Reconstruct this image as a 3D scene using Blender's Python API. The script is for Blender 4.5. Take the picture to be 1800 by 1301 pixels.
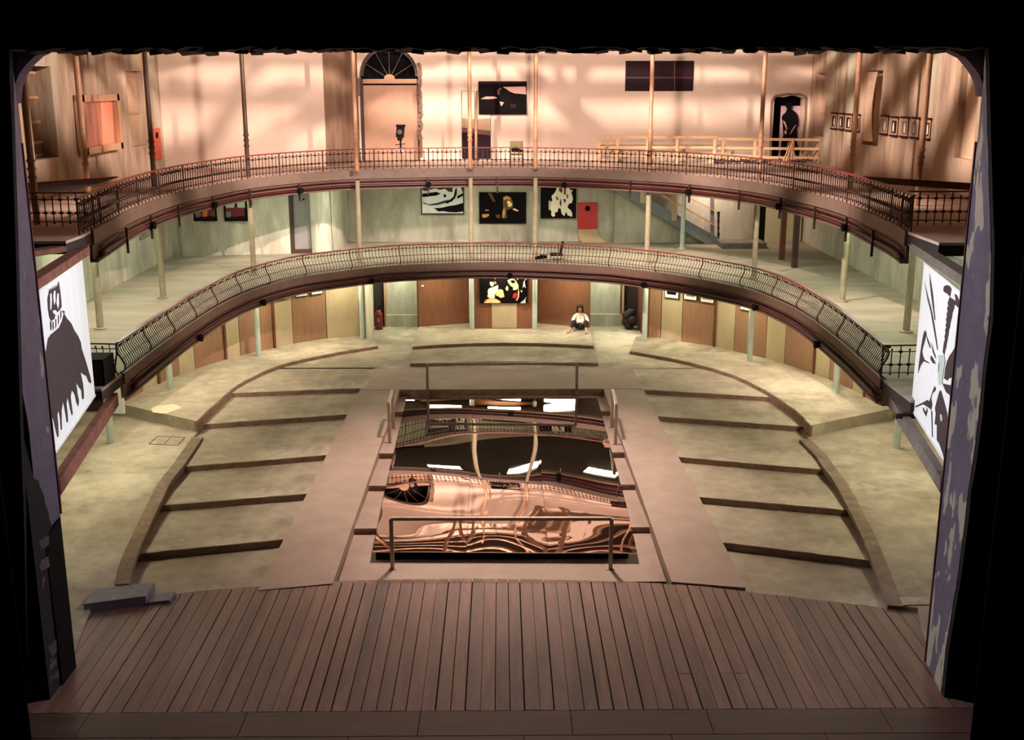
import bpy, bmesh, math, random
from mathutils import Vector, Matrix
random.seed(7)
for o in list(bpy.data.objects): bpy.data.objects.remove(o)
SC = bpy.context.scene
COL = SC.collection
PI = math.pi

# ------------------------------------------------------------------ camera
# the camera stands high in the dark stage house, looking through the proscenium into the hall
FPX = 1986.32; PITCH = 0.247475; YAW = 0.009444; ROLL = -0.0010926
_f = Vector((math.sin(YAW)*math.cos(PITCH), math.cos(YAW)*math.cos(PITCH), -math.sin(PITCH)))
_r = Vector((math.cos(YAW), -math.sin(YAW), 0)); _u = _r.cross(_f)
CR = _r*math.cos(ROLL) + _u*math.sin(ROLL); CU = -_r*math.sin(ROLL) + _u*math.cos(ROLL); CF = _f
cd = bpy.data.cameras.new('camera'); cam = bpy.data.objects.new('camera', cd); COL.objects.link(cam)
cd.sensor_width = 36; cd.lens = FPX/1800*36; cd.clip_end = 200
M4 = Matrix((CR, CU, -CF)).transposed().to_4x4()
cam.matrix_world = M4
SC.camera = cam
def ray(x, y): return CF*FPX + CR*(x-900) - CU*(y-650.5)
def gz(x, y, z): v = ray(x, y); return v*(z/v.z)
def gy(x, y, Y): v = ray(x, y); return v*(Y/v.y)
def gx(x, y, X): v = ray(x, y); return v*(X/v.x)
def gp(x, y, P, N): v = ray(x, y); return v*(P.dot(N)/v.dot(N))

# ------------------------------------------------------------------ world, exposure, lights
w = bpy.data.worlds.new('world'); SC.world = w; w.use_nodes = True
w.node_tree.nodes['Background'].inputs[0].default_value = (0.9, 0.75, 0.7, 1)
w.node_tree.nodes['Background'].inputs[1].default_value = 0.0
SC.view_settings.view_transform = 'Standard'; SC.view_settings.look = 'None'
SC.view_settings.gamma = 1; SC.view_settings.use_curve_mapping = False
SC.view_settings.exposure = 1.25

def aim(o, tgt):
    d = Vector(tgt) - o.location
    o.rotation_euler = d.to_track_quat('-Z', 'Y').to_euler()
def spot(name, loc, tgt, power, col, ang, blend=.6, size=.12):
    l = bpy.data.lights.new(name, 'SPOT'); o = bpy.data.objects.new(name, l); COL.objects.link(o)
    o.location = loc; l.energy = power; l.color = col; l.spot_size = math.radians(ang); l.spot_blend = blend
    l.shadow_soft_size = size; aim(o, tgt); return o
WARM = (1.0, .77, .68); PINK = (1.0, .76, .66); COOL = (.93, .98, 1.0)
# halogen floods hung in the roof: some above the trusses, raking the back wall through the purlins, with fills added below them to brighten it
spot('flood_or_fill', (5.5, 25.0, 4.7), (-7.5, 40.0, -.6), 6800, WARM, 62, .5, .10)
spot('flood_or_fill', (-4.0, 25.5, 4.7), (4.5, 42.0, -.2), 6800, WARM, 64, .5, .10)
spot('flood_or_fill', (-2.5, 26.0, 2.2), (-7.5, 40.0, -1.8), 2000, WARM, 58, .8, .3)
spot('flood_or_fill', (1.5, 26.0, 2.2), (2.5, 42.0, -2.0), 2500, WARM, 66, .8, .3)
spot('flood_or_fill', (-1.0, 24.0, 4.6), (10.5, 34.0, -1.6), 6200, WARM, 70, .6, .12)
spot('flood_or_fill', (1.0, 24.0, 4.6), (-10.5, 32.0, -1.6), 4000, WARM, 70, .6, .12)
# an added uplight on the rafters, for the bounce of the floods
spot('flood_or_fill', (0.0, 22.0, 0.8), (0.0, 34.0, 4.6), 1300, WARM, 90, .8, .3)
spot('stair_fill', (7.6, 40.98, -2.8), (8.6, 42.2, -4.6), 150, (1.0,.72,.6), 128, .6, .1)  # unseen light added for the wall behind the stairs
# the wide floods over the auditorium floor
spot('flood_or_fill', (0.4, 27.0, 2.4), (0.2, 24.5, -9.0), 3500, PINK, 66, .9, .5)
spot('flood_or_fill', (0.0, 30.0, 2.4), (0.0, 16.5, -9.0), 1200, PINK, 46, .9, .5)
# cool spots added to brighten the two hanging prints and the piers beside them
spot('cool_fill', (3.6, 23.0, -0.6), (-7.6, 19.4, -4.5), 1550, COOL, 26, .35, .2)
spot('cool_fill', (-3.6, 23.0, -0.6), (7.6, 19.2, -4.5), 1550, COOL, 26, .35, .2)
spot('cool_fill', (5.6, 20.6, 1.0), (-6.8, 16.1, -4.5), 1500, (.86,.85,1.0), 50, .8, .3)
spot('cool_fill', (-5.6, 20.6, 1.0), (6.8, 15.9, -5.0), 1700, (.86,.85,1.0), 50, .8, .3)

# ------------------------------------------------------------------ materials
def lin(c): return tuple(((v/255)/12.92 if v/255 <= .04045 else ((v/255+.055)/1.055)**2.4) for v in c)
MATS = {}
def mat(name, rgb, rough=.7, metal=0, spec=.5, noise=None, scale=3.0, mix=.5, bump=0, bscale=30, stretch=(1,1,1), emit=0, noise2=None, scale2=.6, island=0, detail=6):
    if name in MATS: return MATS[name]
    m = bpy.data.materials.new(name); m.use_nodes = True; nt = m.node_tree; b = nt.nodes['Principled BSDF']
    c = lin(rgb); b.inputs['Roughness'].default_value = rough; b.inputs['Metallic'].default_value = metal
    b.inputs['Specular IOR Level'].default_value = spec
    tc = nt.nodes.new('ShaderNodeTexCoord'); mp = nt.nodes.new('ShaderNodeMapping'); nt.links.new(tc.outputs['Object'], mp.inputs[0])
    mp.inputs['Scale'].default_value = stretch
    src = None
    rgbn = nt.nodes.new('ShaderNodeRGB'); rgbn.outputs[0].default_value = (*c, 1); src = rgbn.outputs[0]
    def layer(src, col2, sc, lo, hi, det=6, rg=.65):
        n = nt.nodes.new('ShaderNodeTexNoise'); n.inputs['Scale'].default_value = sc; n.inputs['Detail'].default_value = det; n.inputs['Roughness'].default_value = rg
        nt.links.new(mp.outputs[0], n.inputs['Vector'])
        r = nt.nodes.new('ShaderNodeMapRange'); r.inputs[1].default_value = lo; r.inputs[2].default_value = hi
        nt.links.new(n.outputs[0], r.inputs[0])
        mx = nt.nodes.new('ShaderNodeMix'); mx.data_type = 'RGBA'; nt.links.new(r.outputs[0], mx.inputs[0])
        nt.links.new(src, mx.inputs[6]); mx.inputs[7].default_value = (*lin(col2), 1); return mx.outputs[2]
    if noise: src = layer(src, noise, scale, .5-mix*.35, .5+.28, detail)
    if noise2: src = layer(src, noise2, scale2, .52, .66)
    if island:
        g = nt.nodes.new('ShaderNodeNewGeometry'); r = nt.nodes.new('ShaderNodeMapRange')
        r.inputs[3].default_value = 1-island; r.inputs[4].default_value = 1+island*.6
        nt.links.new(g.outputs['Random Per Island'], r.inputs[0])
        hs = nt.nodes.new('ShaderNodeHueSaturation'); nt.links.new(r.outputs[0], hs.inputs['Value']); nt.links.new(src, hs.inputs['Color']); src = hs.outputs[0]
    nt.links.new(src, b.inputs['Base Color'])
    if bump:
        n = nt.nodes.new('ShaderNodeTexNoise'); n.inputs['Scale'].default_value = bscale; n.inputs['Detail'].default_value = 5
        nt.links.new(mp.outputs[0], n.inputs['Vector'])
        bp = nt.nodes.new('ShaderNodeBump'); bp.inputs['Strength'].default_value = bump; bp.inputs['Distance'].default_value = .02
        nt.links.new(n.outputs[0], bp.inputs['Height']); nt.links.new(bp.outputs[0], b.inputs['Normal'])
    if emit:
        b.inputs['Emission Color'].default_value = (*c, 1); b.inputs['Emission Strength'].default_value = emit
    MATS[name] = m; return m
M = {
 'concrete': mat('floor_concrete', (178,168,146), .82, noise=(122,108,90), scale=1.3, mix=.6, bump=.25, bscale=14, noise2=(200,192,168), scale2=.35),
 'aisle': mat('aisle_concrete', (172,152,138), .75, noise=(145,124,110), scale=.8, bump=.15, bscale=18),
 'riser': mat('riser_concrete', (158,130,108), .9, noise=(104,80,64), scale=5, bump=.8, bscale=26),
 'curb': mat('curb_plaster', (150,132,112), .9, noise=(98,78,64), scale=3, bump=.6, bscale=20),
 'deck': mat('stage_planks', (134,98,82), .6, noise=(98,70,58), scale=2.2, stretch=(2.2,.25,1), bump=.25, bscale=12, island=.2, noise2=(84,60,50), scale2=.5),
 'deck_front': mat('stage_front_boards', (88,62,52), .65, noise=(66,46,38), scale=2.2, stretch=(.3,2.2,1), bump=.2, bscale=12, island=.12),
 'plaster': mat('stained_plaster', (184,180,162), .9, noise=(112,98,80), scale=1.0, mix=.35, stretch=(1.3,1.3,.4), bump=.4, bscale=8, noise2=(212,210,190), scale2=.5),
 'sidewall': mat('side_wall_plaster', (192,168,142), .9, noise=(112,88,68), scale=1.2, mix=.4, stretch=(1.6,1.6,.3), bump=.3, bscale=8, noise2=(186,184,160), scale2=.35),
 'cream': mat('cream_painted_wall', (228,208,188), .8, noise=(214,188,166), scale=.5, bump=.08, bscale=6),
 'oldwall': mat('old_brown_plaster', (150,122,100), .9, noise=(104,80,64), scale=1.6, stretch=(1.5,1.5,.4), bump=.4, bscale=9),
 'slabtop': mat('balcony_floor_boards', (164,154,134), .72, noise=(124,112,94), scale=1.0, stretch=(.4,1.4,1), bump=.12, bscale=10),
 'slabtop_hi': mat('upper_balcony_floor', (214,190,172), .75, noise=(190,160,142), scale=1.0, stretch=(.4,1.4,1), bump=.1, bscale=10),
 'ceil': mat('ceiling_boards', (58,44,40), .85, noise=(38,28,26), scale=2),
 'joist': mat('joist_wood', (170,136,112), .8, noise=(130,98,80), scale=4),
 'fascia': mat('fascia_paint', (116,98,86), .6, noise=(98,80,70), scale=3),
 'fascia_lo': mat('fascia_lower_paint', (108,86,72), .6, noise=(88,68,58), scale=3),
 'redpipe': mat('oxide_red_pipe', (70,14,20), .45, noise=(50,10,14), scale=6),
 'iron': mat('dark_iron', (52,36,34), .5, .4, noise=(78,52,44), scale=8),
 'ironlo': mat('brown_iron', (84,54,46), .5, .4, noise=(58,36,34), scale=8),
 'handrail': mat('red_handrail', (128,50,48), .35, noise=(100,36,36), scale=5),
 'bluecol': mat('pale_blue_column_paint', (184,198,188), .45, noise=(160,172,160), scale=3),
 'olivecol': mat('olive_column_paint', (160,152,122), .5, noise=(126,114,92), scale=4),
 'topcol': mat('tan_column_paint', (182,140,106), .45, noise=(140,98,72), scale=4),
 'darkcol': mat('dark_column_paint', (84,62,42), .5, noise=(60,44,30), scale=4),
 'wood': mat('reddish_panel_wood', (158,120,92), .55, noise=(128,92,68), scale=3, stretch=(9,9,.5), bump=.1, bscale=20),
 'wood_hall': mat('brown_panel_wood', (140,92,64), .55, noise=(112,70,48), scale=3, stretch=(9,9,.5), bump=.1, bscale=20),
 'pale': mat('pale_plywood', (184,168,136), .6, noise=(166,148,116), scale=1.6, stretch=(1,1,.6)),
 'batten': mat('dark_wood_batten', (112,64,38), .6, noise=(84,46,28), scale=5),
 'steel': mat('brushed_steel', (186,172,160), .38, .8, noise=(156,142,130), scale=6),
 'rust': mat('rusty_beam', (138,82,60), .8, noise=(84,50,42), scale=4, bump=.4, bscale=20),
 'greybeam': mat('weathered_beam', (120,112,104), .8, noise=(84,70,62), scale=4, bump=.4, bscale=18),
 'greyboard': mat('grey_painted_board', (128,124,124), .7, noise=(108,104,104), scale=4),
 'brownboard': mat('brown_board', (96,74,52), .7, noise=(74,56,40), scale=4),
 'white': mat('white_paint', (226,228,224), .6, noise=(214,216,210), scale=5),
 'print_white': mat('white_print_cloth', (240,244,244), .75, noise=(228,234,236), scale=1.2, stretch=(4,4,.2)),
 'print_dark': mat('dark_plum_ink', (58,42,46), .8, noise=(48,34,38), scale=4),
 'black': mat('black_paint', (7,6,6), .8, spec=.12, noise=(16,13,13), scale=6),
 'blackgloss': mat('black_photo_paper', (7,5,6), .8, spec=.1, noise=(20,13,14), scale=3),
 'plum': mat('plum_photo_paper', (38,18,24), .7, spec=.15, noise=(36,20,26), scale=3, stretch=(.3,.3,5)),
 'red': mat('red_paint', (190,44,40), .5, noise=(170,34,34), scale=4),
 'redhot': mat('orange_red_panel', (214,88,64), .5, noise=(200,74,56), scale=4),
 'grey': mat('grey_door_paint', (150,148,146), .6, noise=(136,134,132), scale=5),
 'darkframe': mat('dark_wood_frame', (66,38,32), .6, noise=(48,28,24), scale=5),
 'framewood': mat('pale_wood_frame', (196,152,116), .6, noise=(172,128,94), scale=5, stretch=(6,6,.6)),
 'timber': mat('fresh_timber', (220,182,136), .6, noise=(196,154,108), scale=4),
 'timber_red': mat('red_brown_timber', (112,58,42), .6, noise=(84,40,32), scale=4),
 'purple': mat('flaking_purple_paint', (112,104,120), .75, noise=(92,84,102), scale=2, bump=.3, bscale=12),
 'stone': mat('rubble_masonry', (96,76,74), .95, noise=(56,40,42), scale=3, bump=1, bscale=9),
 'portal': mat('stage_side_unlit', (16,13,14), .95, noise=(10,8,9), scale=3),  # near black for the unlit stage side, shade put into the colour
 'brass': mat('reveal_edge_red', (96,20,34), .6, noise=(70,14,26), scale=6),
 'yellow': mat('yellow_print', (236,190,110), .6), 'orange': mat('orange_print', (214,110,50), .6),
 'cream_print': mat('cream_print', (240,226,200), .6), 'skin_print': mat('pink_print', (196,150,130), .6),
 'maroon': mat('maroon_print', (110,22,34), .6), 'teal': mat('pale_teal_print', (190,206,196), .6),
 'tan': mat('tan_cloth', (178,150,118), .8), 'olive': mat('olive_vinyl', (104,92,44), .6),
 'paper': mat('white_paper', (236,232,222), .7), 'greyprint': mat('grey_print', (120,112,108), .7),
}

# ------------------------------------------------------------------ geometry helpers
WLOC = {}
class MB:
    def __init__(s): s.v = []; s.f = []
    def add(s, vs, fs):
        n = len(s.v); s.v += [tuple(v) for v in vs]; s.f += [tuple(i+n for i in f) for f in fs]; return s
    def box(s, c, d, rz=0, R=None):
        c = Vector(c); hx, hy, hz = d[0]/2, d[1]/2, d[2]/2
        R = R or Matrix.Rotation(rz, 3, 'Z')
        vs = [c + R @ Vector((x*hx, y*hy, z*hz)) for z in (-1,1) for y in (-1,1) for x in (-1,1)]
        return s.add(vs, [(0,2,3,1),(4,5,7,6),(0,1,5,4),(2,6,7,3),(0,4,6,2),(1,3,7,5)])
    def bar(s, a, b, wd, ht=None, up=Vector((0,0,1))):
        a = Vector(a); b = Vector(b); ht = ht or wd; d = b-a
        if d.length < 1e-6: return s
        z = d.normalized(); x = z.cross(up)
        if x.length < 1e-3: x = z.cross(Vector((0,1,0)))
        x.normalize(); y = x.cross(z)
        vs = [p + x*(i*wd/2) + y*(j*ht/2) for p in (a,b) for j in (-1,1) for i in (-1,1)]
        return s.add(vs, [(0,1,3,2),(4,6,7,5),(0,4,5,1),(2,3,7,6),(0,2,6,4),(1,5,7,3)])
    def tube(s, pts, r, n=8, cap=True):
        pts = [Vector(p) for p in pts]; rs = r if isinstance(r, (list, tuple)) else [r]*len(pts)
        vs = []; fs = []; ref = None
        for i, p in enumerate(pts):
            d = (pts[min(i+1, len(pts)-1)] - pts[max(i-1, 0)]).normalized()
            if ref is None: ref = d.cross(Vector((0,0,1))) if abs(d.z) < .9 else d.cross(Vector((0,1,0)))
            x = (ref - d*ref.dot(d)).normalized(); ref = x; y = d.cross(x)
            for k in range(n):
                a = 2*PI*k/n; vs.append(p + (x*math.cos(a) + y*math.sin(a))*rs[i])
        for i in range(len(pts)-1):
            for k in range(n):
                k2 = (k+1) % n; fs.append((i*n+k, i*n+k2, (i+1)*n+k2, (i+1)*n+k))
        if cap: fs += [tuple(range(n))[::-1], tuple(range((len(pts)-1)*n, len(pts)*n))]
        return s.add(vs, fs)
    def ball(s, c, r, n=8, m=6, sc=(1,1,1)):
        c = Vector(c); vs = [c + Vector((0,0,r*sc[2]))]; fs = []
        for j in range(1, m):
            t = PI*j/m
            for k in range(n):
                a = 2*PI*k/n; vs.append(c + Vector((r*sc[0]*math.sin(t)*math.cos(a), r*sc[1]*math.sin(t)*math.sin(a), r*sc[2]*math.cos(t))))
        vs.append(c - Vector((0,0,r*sc[2]))); L = len(vs)-1
        for k in range(n): fs.append((0, 1+k, 1+(k+1)%n)); fs.append((L, L-n+(k+1)%n, L-n+k))
        for j in range(m-2):
            for k in range(n):
                a = 1+j*n; k2 = (k+1)%n; fs.append((a+k, a+n+k, a+n+k2, a+k2))
        return s.add(vs, fs)
    def prism(s, poly, z0, z1):       # plan polygon, vertical extrusion; z may be callables of (x,y)
        n = len(poly); A = lambda z, p: z(p[0], p[1]) if callable(z) else z
        vs = [(p[0], p[1], A(z0, p)) for p in poly] + [(p[0], p[1], A(z1, p)) for p in poly]
        ar = sum(poly[i][0]*poly[(i+1)%n][1]-poly[(i+1)%n][0]*poly[i][1] for i in range(n))
        top = tuple(range(n, 2*n)); bot = tuple(range(n))[::-1]; side = [(i, (i+1)%n, n+(i+1)%n, n+i) for i in range(n)]
        if ar < 0: top = top[::-1]; bot = bot[::-1]; side = [f[::-1] for f in side]
        return s.add(vs, [top, bot]+side)
    def slab(s, P, N, t):             # planar outline in space given thickness t along N
        N = Vector(N).normalized(); n = len(P); P = [Vector(p) for p in P]
        vs = [p+N*t for p in P] + P
        return s.add(vs, [tuple(range(n)), tuple(range(n, 2*n))[::-1]] + [(i, n+i, n+(i+1)%n, (i+1)%n) for i in range(n)])
    def build(s, name, m, parent=None, smooth=False, origin=None, kind=None, recalc=True):
        me = bpy.data.meshes.new(name)
        org = Vector(origin) if origin is not None else (Vector(s.v[0]) if False else None)
        if org is None:
            xs = [v[0] for v in s.v]; ys = [v[1] for v in s.v]; zs = [v[2] for v in s.v]
            org = Vector(((min(xs)+max(xs))/2, (min(ys)+max(ys))/2, min(zs)))
        me.from_pydata([(v[0]-org.x, v[1]-org.y, v[2]-org.z) for v in s.v], [], s.f); me.update()
        if recalc:
            bm = bmesh.new(); bm.from_mesh(me); bmesh.ops.recalc_face_normals(bm, faces=bm.faces); bm.to_mesh(me); bm.free()
        if smooth:
            for p in me.polygons: p.use_smooth = True
        o = bpy.data.objects.new(name, me); COL.objects.link(o)
        if isinstance(m, str): m = M.get(m) or MATS[m]
        me.materials.append(m)
        o.location = org
        WLOC[o.name] = org.copy()
        if parent is not None:
            o.parent = parent; o.location = org - WLOC.get(parent.name, Vector(parent.location))
        if kind: o['kind'] = kind
        return o
def tag(o, label, cat, group=None, kind=None):
    o['label'] = label; o['category'] = cat
    if group: o['group'] = group
    if kind: o['kind'] = kind
    return o
def empty(name, loc, label, cat, group=None):
    o = bpy.data.objects.new(name, None); COL.objects.link(o); o.location = loc; o.empty_display_size = .1
    return tag(o, label, cat, group)
def struct(mb, name, m, parent=None, **k):
    o = mb.build(name, m, parent, **k)
    if parent is None: o['kind'] = 'structure'
    return o
def catmull(P, n=8):
    P = [Vector((p[0], p[1])) for p in P]; Q = [P[0]*2-P[1]] + P + [P[-1]*2-P[-2]]; out = []
    for i in range(1, len(Q)-2):
        a, b, c, d = Q[i-1:i+3]
        for k in range(n):
            t = k/n; out.append(.5*((2*b)+(c-a)*t+(2*a-5*b+4*c-d)*t*t+(3*b-a-3*c+d)*t**3))
    out.append(P[-1]); return out
def resample(P, step):
    L = [0]
    for a, b in zip(P, P[1:]): L.append(L[-1]+(b-a).length)
    n = max(1, round(L[-1]/step)); out = []; j = 0
    for i in range(n+1):
        t = L[-1]*i/n
        while j < len(L)-2 and L[j+1] < t: j += 1
        u = (t-L[j])/max(1e-9, L[j+1]-L[j]); out.append(P[j].lerp(P[j+1], min(1, u)))
    return out
def normals(P):                       # unit normals to the right of travel (towards the well of the hall)
    out = []
    for i in range(len(P)):
        d = (P[min(i+1, len(P)-1)] - P[max(i-1, 0)]).normalized(); out.append(Vector((d.y, -d.x)))
    return out
def offs(P, o): return [p+n*o for p, n in zip(P, normals(P))]
def sweep(mb, P, prof):               # closed profile [(offset, z)] along plan path P
    Nn = normals(P); m = len(prof); vs = []; fs = []
    for p, n in zip(P, Nn):
        for o, z in prof: q = p+n*o; vs.append((q.x, q.y, z))
    for i in range(len(P)-1):
        for k in range(m): k2 = (k+1) % m; fs.append((i*m+k, i*m+k2, (i+1)*m+k2, (i+1)*m+k))
    fs += [tuple(range(m)), tuple(range((len(P)-1)*m, len(P)*m))[::-1]]
    return mb.add(vs, fs)

# ------------------------------------------------------------------ levels
ZS = -9.0                              # stage
ZT = [-8.40, -8.53, -8.67, -8.81, -8.96, -9.12]   # the terraces of the parterre
ZW = -8.60                             # side walks
ZP = -8.30                             # ring platform
ZC = -8.20                             # middle platform
Z1 = -5.713; Z2 = -2.727               # lower and upper balcony floors
XW = 11.3                              # side walls
YB = 42.3                              # back wall
YBL = 39.2                             # back left wall of the stair block

# ------------------------------------------------------------------ stage deck
front = catmull([(-7.48,18.64),(-6.05,19.04),(-4.49,19.36),(-3.01,19.56),(-.12,19.62),(3.14,19.34),(5.32,18.76),(7.3,18.17)], 10)
def front_y(x):
    for a, b in zip(front, front[1:]):
        if a.x <= x <= b.x: return a.y+(b.y-a.y)*(x-a.x)/(b.x-a.x)
    return front[0].y if x < 0 else front[-1].y
W = .2209; X0 = -.106; YJ = 15.006; G = .015
mb = MB(); i0 = math.floor((-7.5-X0)/W); i1 = math.ceil((7.35-X0)/W)
for i in range(i0, i1):
    a = X0+i*W; b = a+W-G*random.choice([.5, 1, 1, 1.6]); a = max(a, -7.5); b = min(b, 7.33)
    if b-a < .02: continue
    cuts = [YJ+.01]
    if i in (13, 16, 18, 17): cuts.append(16.05)
    ys = cuts
    for k, y0 in enumerate(ys):
        ya = y0 if k == 0 else y0+.008
        last = k == len(ys)-1
        ta = front_y(a) if last else ys[k+1]; tb = front_y(b) if last else ys[k+1]
        dz = random.uniform(-.004, .004)
        mb.add([(a,ya,ZS-.05),(b,ya,ZS-.05),(b,tb,ZS-.05),(a,ta,ZS-.05),(a,ya,ZS+dz),(b,ya,ZS+dz),(b,tb,ZS+dz),(a,ta,ZS+dz)],
               [(0,3,2,1),(4,5,6,7),(0,1,5,4),(1,2,6,5),(2,3,7,6),(3,0,4,7)])
struct(mb, 'floor_stage_planks', 'deck')
mb = MB()
rows = [(14.35, YJ), (13.6, 14.34), (12.6, 13.59), (11.2, 12.59)]
for r, (ya, yb) in enumerate(rows):
    x = -8.4 + (.4 if r % 2 == 0 else -1.1)
    xs = [-9.5] + [v for v in ([-6.1,-3.78,-1.22,1.0,3.02,5.6,7.9] if r % 2 == 0 else [-5.0,-2.2,.3,2.4,4.6,6.8])] + [9.5]
    for a, b in zip(xs, xs[1:]): mb.box(((a+b)/2, (ya+yb)/2, ZS-.025), (b-a-.012, yb-ya-.006, .05))
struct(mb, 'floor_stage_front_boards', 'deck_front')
# solid ground under the deck with its curved face to the terraces
mb = MB(); pf = [(p.x, p.y-.03) for p in front]
mb.prism([(-9.5, 11.0)] + [(-9.5, 16.6), (-7.5, 16.6)] + pf + [(7.33, 16.6), (9.5, 16.6), (9.5, 11.0)], -9.6, ZS-.052)
struct(mb, 'floor_stage_base', 'black')

# ------------------------------------------------------------------ parterre terraces
RL = [[(-7.24,30.77),(-4.01,31.22)], [(-7.59,28.17),(-4.13,29.01)], [(-7.69,25.09),(-4.26,25.96)], [(-7.6,22.93),(-4.36,23.66)], [(-7.33,20.65),(-4.44,21.38)]]
RR = [[(4.09,30.92),(7.18,30.15)], [(4.19,28.69),(7.61,27.77)], [(4.2,25.73),(7.68,24.69)], [(4.3,23.37),(7.53,22.47)], [(4.38,21.13),(7.21,20.17)]]
RLp = [(430,690,635,682), (368,745,610,728), (303,822,572,800), (262,890,537,868), (225,975,497,948)]
RRp = [(1135,685,1337,697), (1160,732,1402,749), (1190,803,1466,827), (1226,873,1506,898), (1266,953,1540,986)]
def lineat(p, q, x): return p.y+(q.y-p.y)*(x-p.x)/(q.x-p.x)
edgesL = [(gz(a,b,ZT[i]), gz(c,d,ZT[i])) for i,(a,b,c,d) in enumerate(RLp)]
edgesR = [(gz(a,b,ZT[i]), gz(c,d,ZT[i])) for i,(a,b,c,d) in enumerate(RRp)]
def terrace(edges, xa, xb, top_back, mname='concrete'):
    # one solid per tread; each nose is a slightly rough line, drawn from xa to xb
    n = 14
    for i in range(6):
        def yline(e, x, s): return lineat(e[0], e[1], x) + .012*math.sin(x*9+s) + .008*math.sin(x*23+s*2)
        xs = [xa+(xb-xa)*k/n for k in range(n+1)]
        if i == 0: backs = [(x, top_back) for x in xs]
        else: backs = [(x, yline(edges[i-1], x, i-1)+.02) for x in xs]
        fronts = [(x, yline(edges[i], x, i)) for x in xs] if i < 5 else [(x, min(front_y(x)-.1, 19.4)) for x in xs]
        mb = MB(); mb.prism(fronts + backs[::-1], ZT[i]-.5 if i < 5 else -9.6, ZT[i])
        struct(mb, 'floor_terrace', mname)
        if i < 5:
            mb = MB()
            fr = [(x, y-.012) for x, y in fronts]; bk = [(x, y+.004) for x, y in fronts]
            mb.prism(fr + bk[::-1], ZT[i+1]-.02, ZT[i]-.012); struct(mb, 'trim_terrace_riser', 'riser')
# left and right banks run under the curved curb walls outside and under the aisles inside
terrace(edgesL, -8.1, -3.9, 33.6)
terrace(edgesR, 4.0, 8.1, 33.4)
# the upper floor behind the first riser, in the middle and back to the doors
mb = MB(); mb.prism([(-8.1,33.5),(8.1,33.3),(8.1,36),(5.4,42.3),(-5.2,42.3),(-8.1,36)], -9.0, ZT[0]); struct(mb, 'floor', 'concrete')
# pit in the middle: risers
pit = [(705,683,1055,685), (705,722,1055,724), (668,795,1100,797), (648,853,1120,853), (620,928,1148,928)]
ZQ = [-8.40, -8.60, -8.74, -8.88, -9.0, -9.12]
pe = [(gz(a,b,ZQ[i]), gz(c,d,ZQ[i])) for i,(a,b,c,d) in enumerate(pit)]
for i in range(6):
    backs = 33.6 if i == 0 else (pe[i-1][0].y+pe[i-1][1].y)/2
    fr = (pe[i][0].y+pe[i][1].y)/2 if i < 5 else 19.72
    x = 3.1 if i else 4.0
    mb = MB(); mb.box((0, (fr+backs)/2, ZQ[i]-.2), (2*x, backs-fr, .4)); struct(mb, 'floor_pit', 'aisle')
    if i < 5:
        mb = MB(); mb.box((0, fr-.008, (ZQ[i]+ZQ[i+1])/2-.01), (2*min(x,3.1), .016, ZQ[i]-ZQ[i+1]-.02)); struct(mb, 'trim_pit_riser', 'riser')
# aisles: sloping slabs
def aisle(s):
    def zz(x, y): return ZT[0]+.003 + (y-31.3)*( .58/11.9)
    n = 12; inn = []; out = []
    for k in range(n+1):
        y = 31.3 - 11.9*k/n; t = k/n
        inn.append((s*(2.9+.25*t), y)); out.append((s*(4.02+.46*t), y if k < n else 19.15))
    inn[-1] = (inn[-1][0], 19.4)
    mb = MB(); mb.prism(inn+out[::-1], lambda x,y: zz(x,y)-.45, zz); return struct(mb, 'floor_aisle', 'aisle')
aisle(-1); aisle(1)
# side walks with their curved curb and the crack of the curb coping
def zw(x, y): return ZW if y > 24.5 else max(-8.93, ZW - .33*(24.5-y)/5.9)
def onwalk(x, y):
    z = ZW
    for _ in range(12): p = gz(x, y, z); z = zw(p.x, p.y)
    return gz(x, y, z)
def side(s, crack):
    C = catmull([(onwalk(x, y).x, onwalk(x, y).y) for x, y in crack], 6)
    path = [(c.x, c.y) for c in C]
    poly = [(path[0][0], 28.2)] + path + [(s*7.0, front_y(s*7.0)+.01), (s*7.31, front_y(s*7.31)), (s*7.12, 17.5), (s*6.95, 16.6), (s*6.86, 16.45)] + [(s*12.2, 16.45), (s*12.2, 18.6), (s*12.2, 24.5), (s*12.2, 30.5), (s*8.2, 30.0)]
    # two solids, so that the bend of the walk stays a clean line
    def cut(P, y0, keep):
        out = []
        for a, b in zip(P, P[1:]+P[:1]):
            ia = (a[1] >= y0) == keep; ib = (b[1] >= y0) == keep
            if ia: out.append(a)
            if ia != ib: t = (y0-a[1])/(b[1]-a[1]); out.append((a[0]+(b[0]-a[0])*t, y0))
        return out
    lo_, hi_ = cut(poly, 24.5, False), cut(poly, 24.5, True); l2, h2 = cut(lo_, 18.6, False), cut(lo_, 18.6, True)
    for q in (hi_, h2, l2):
        mb = MB(); mb.prism(q, -9.5, zw); struct(mb, 'floor_side_walk', 'concrete')
    cv = [Vector(p) for p in path]; mb = MB()
    if s > 0: cv = cv[::-1]
    Nn = normals(cv); vs = []; fs = []; m = 5
    for p, n in zip(cv, Nn):
        z = zw(p.x, p.y)
        for o, zz in [(.015, -9.15), (.03, z+.004), (-.24, z+.006), (-.24, z-.1), (-.1, -9.15)]: q = p+n*o; vs.append((q.x, q.y, zz))
    for i in range(len(cv)-1):
        for k in range(m): k2 = (k+1) % m; fs.append((i*m+k, i*m+k2, (i+1)*m+k2, (i+1)*m+k))
    mb.add(vs, fs + [tuple(range(m)), tuple(range((len(cv)-1)*m, len(cv)*m))[::-1]]); struct(mb, 'trim_curb', 'curb')
side(-1, [(340,768),(305,818),(280,850),(262,885),(240,930),(215,985),(203,1028)])
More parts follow.
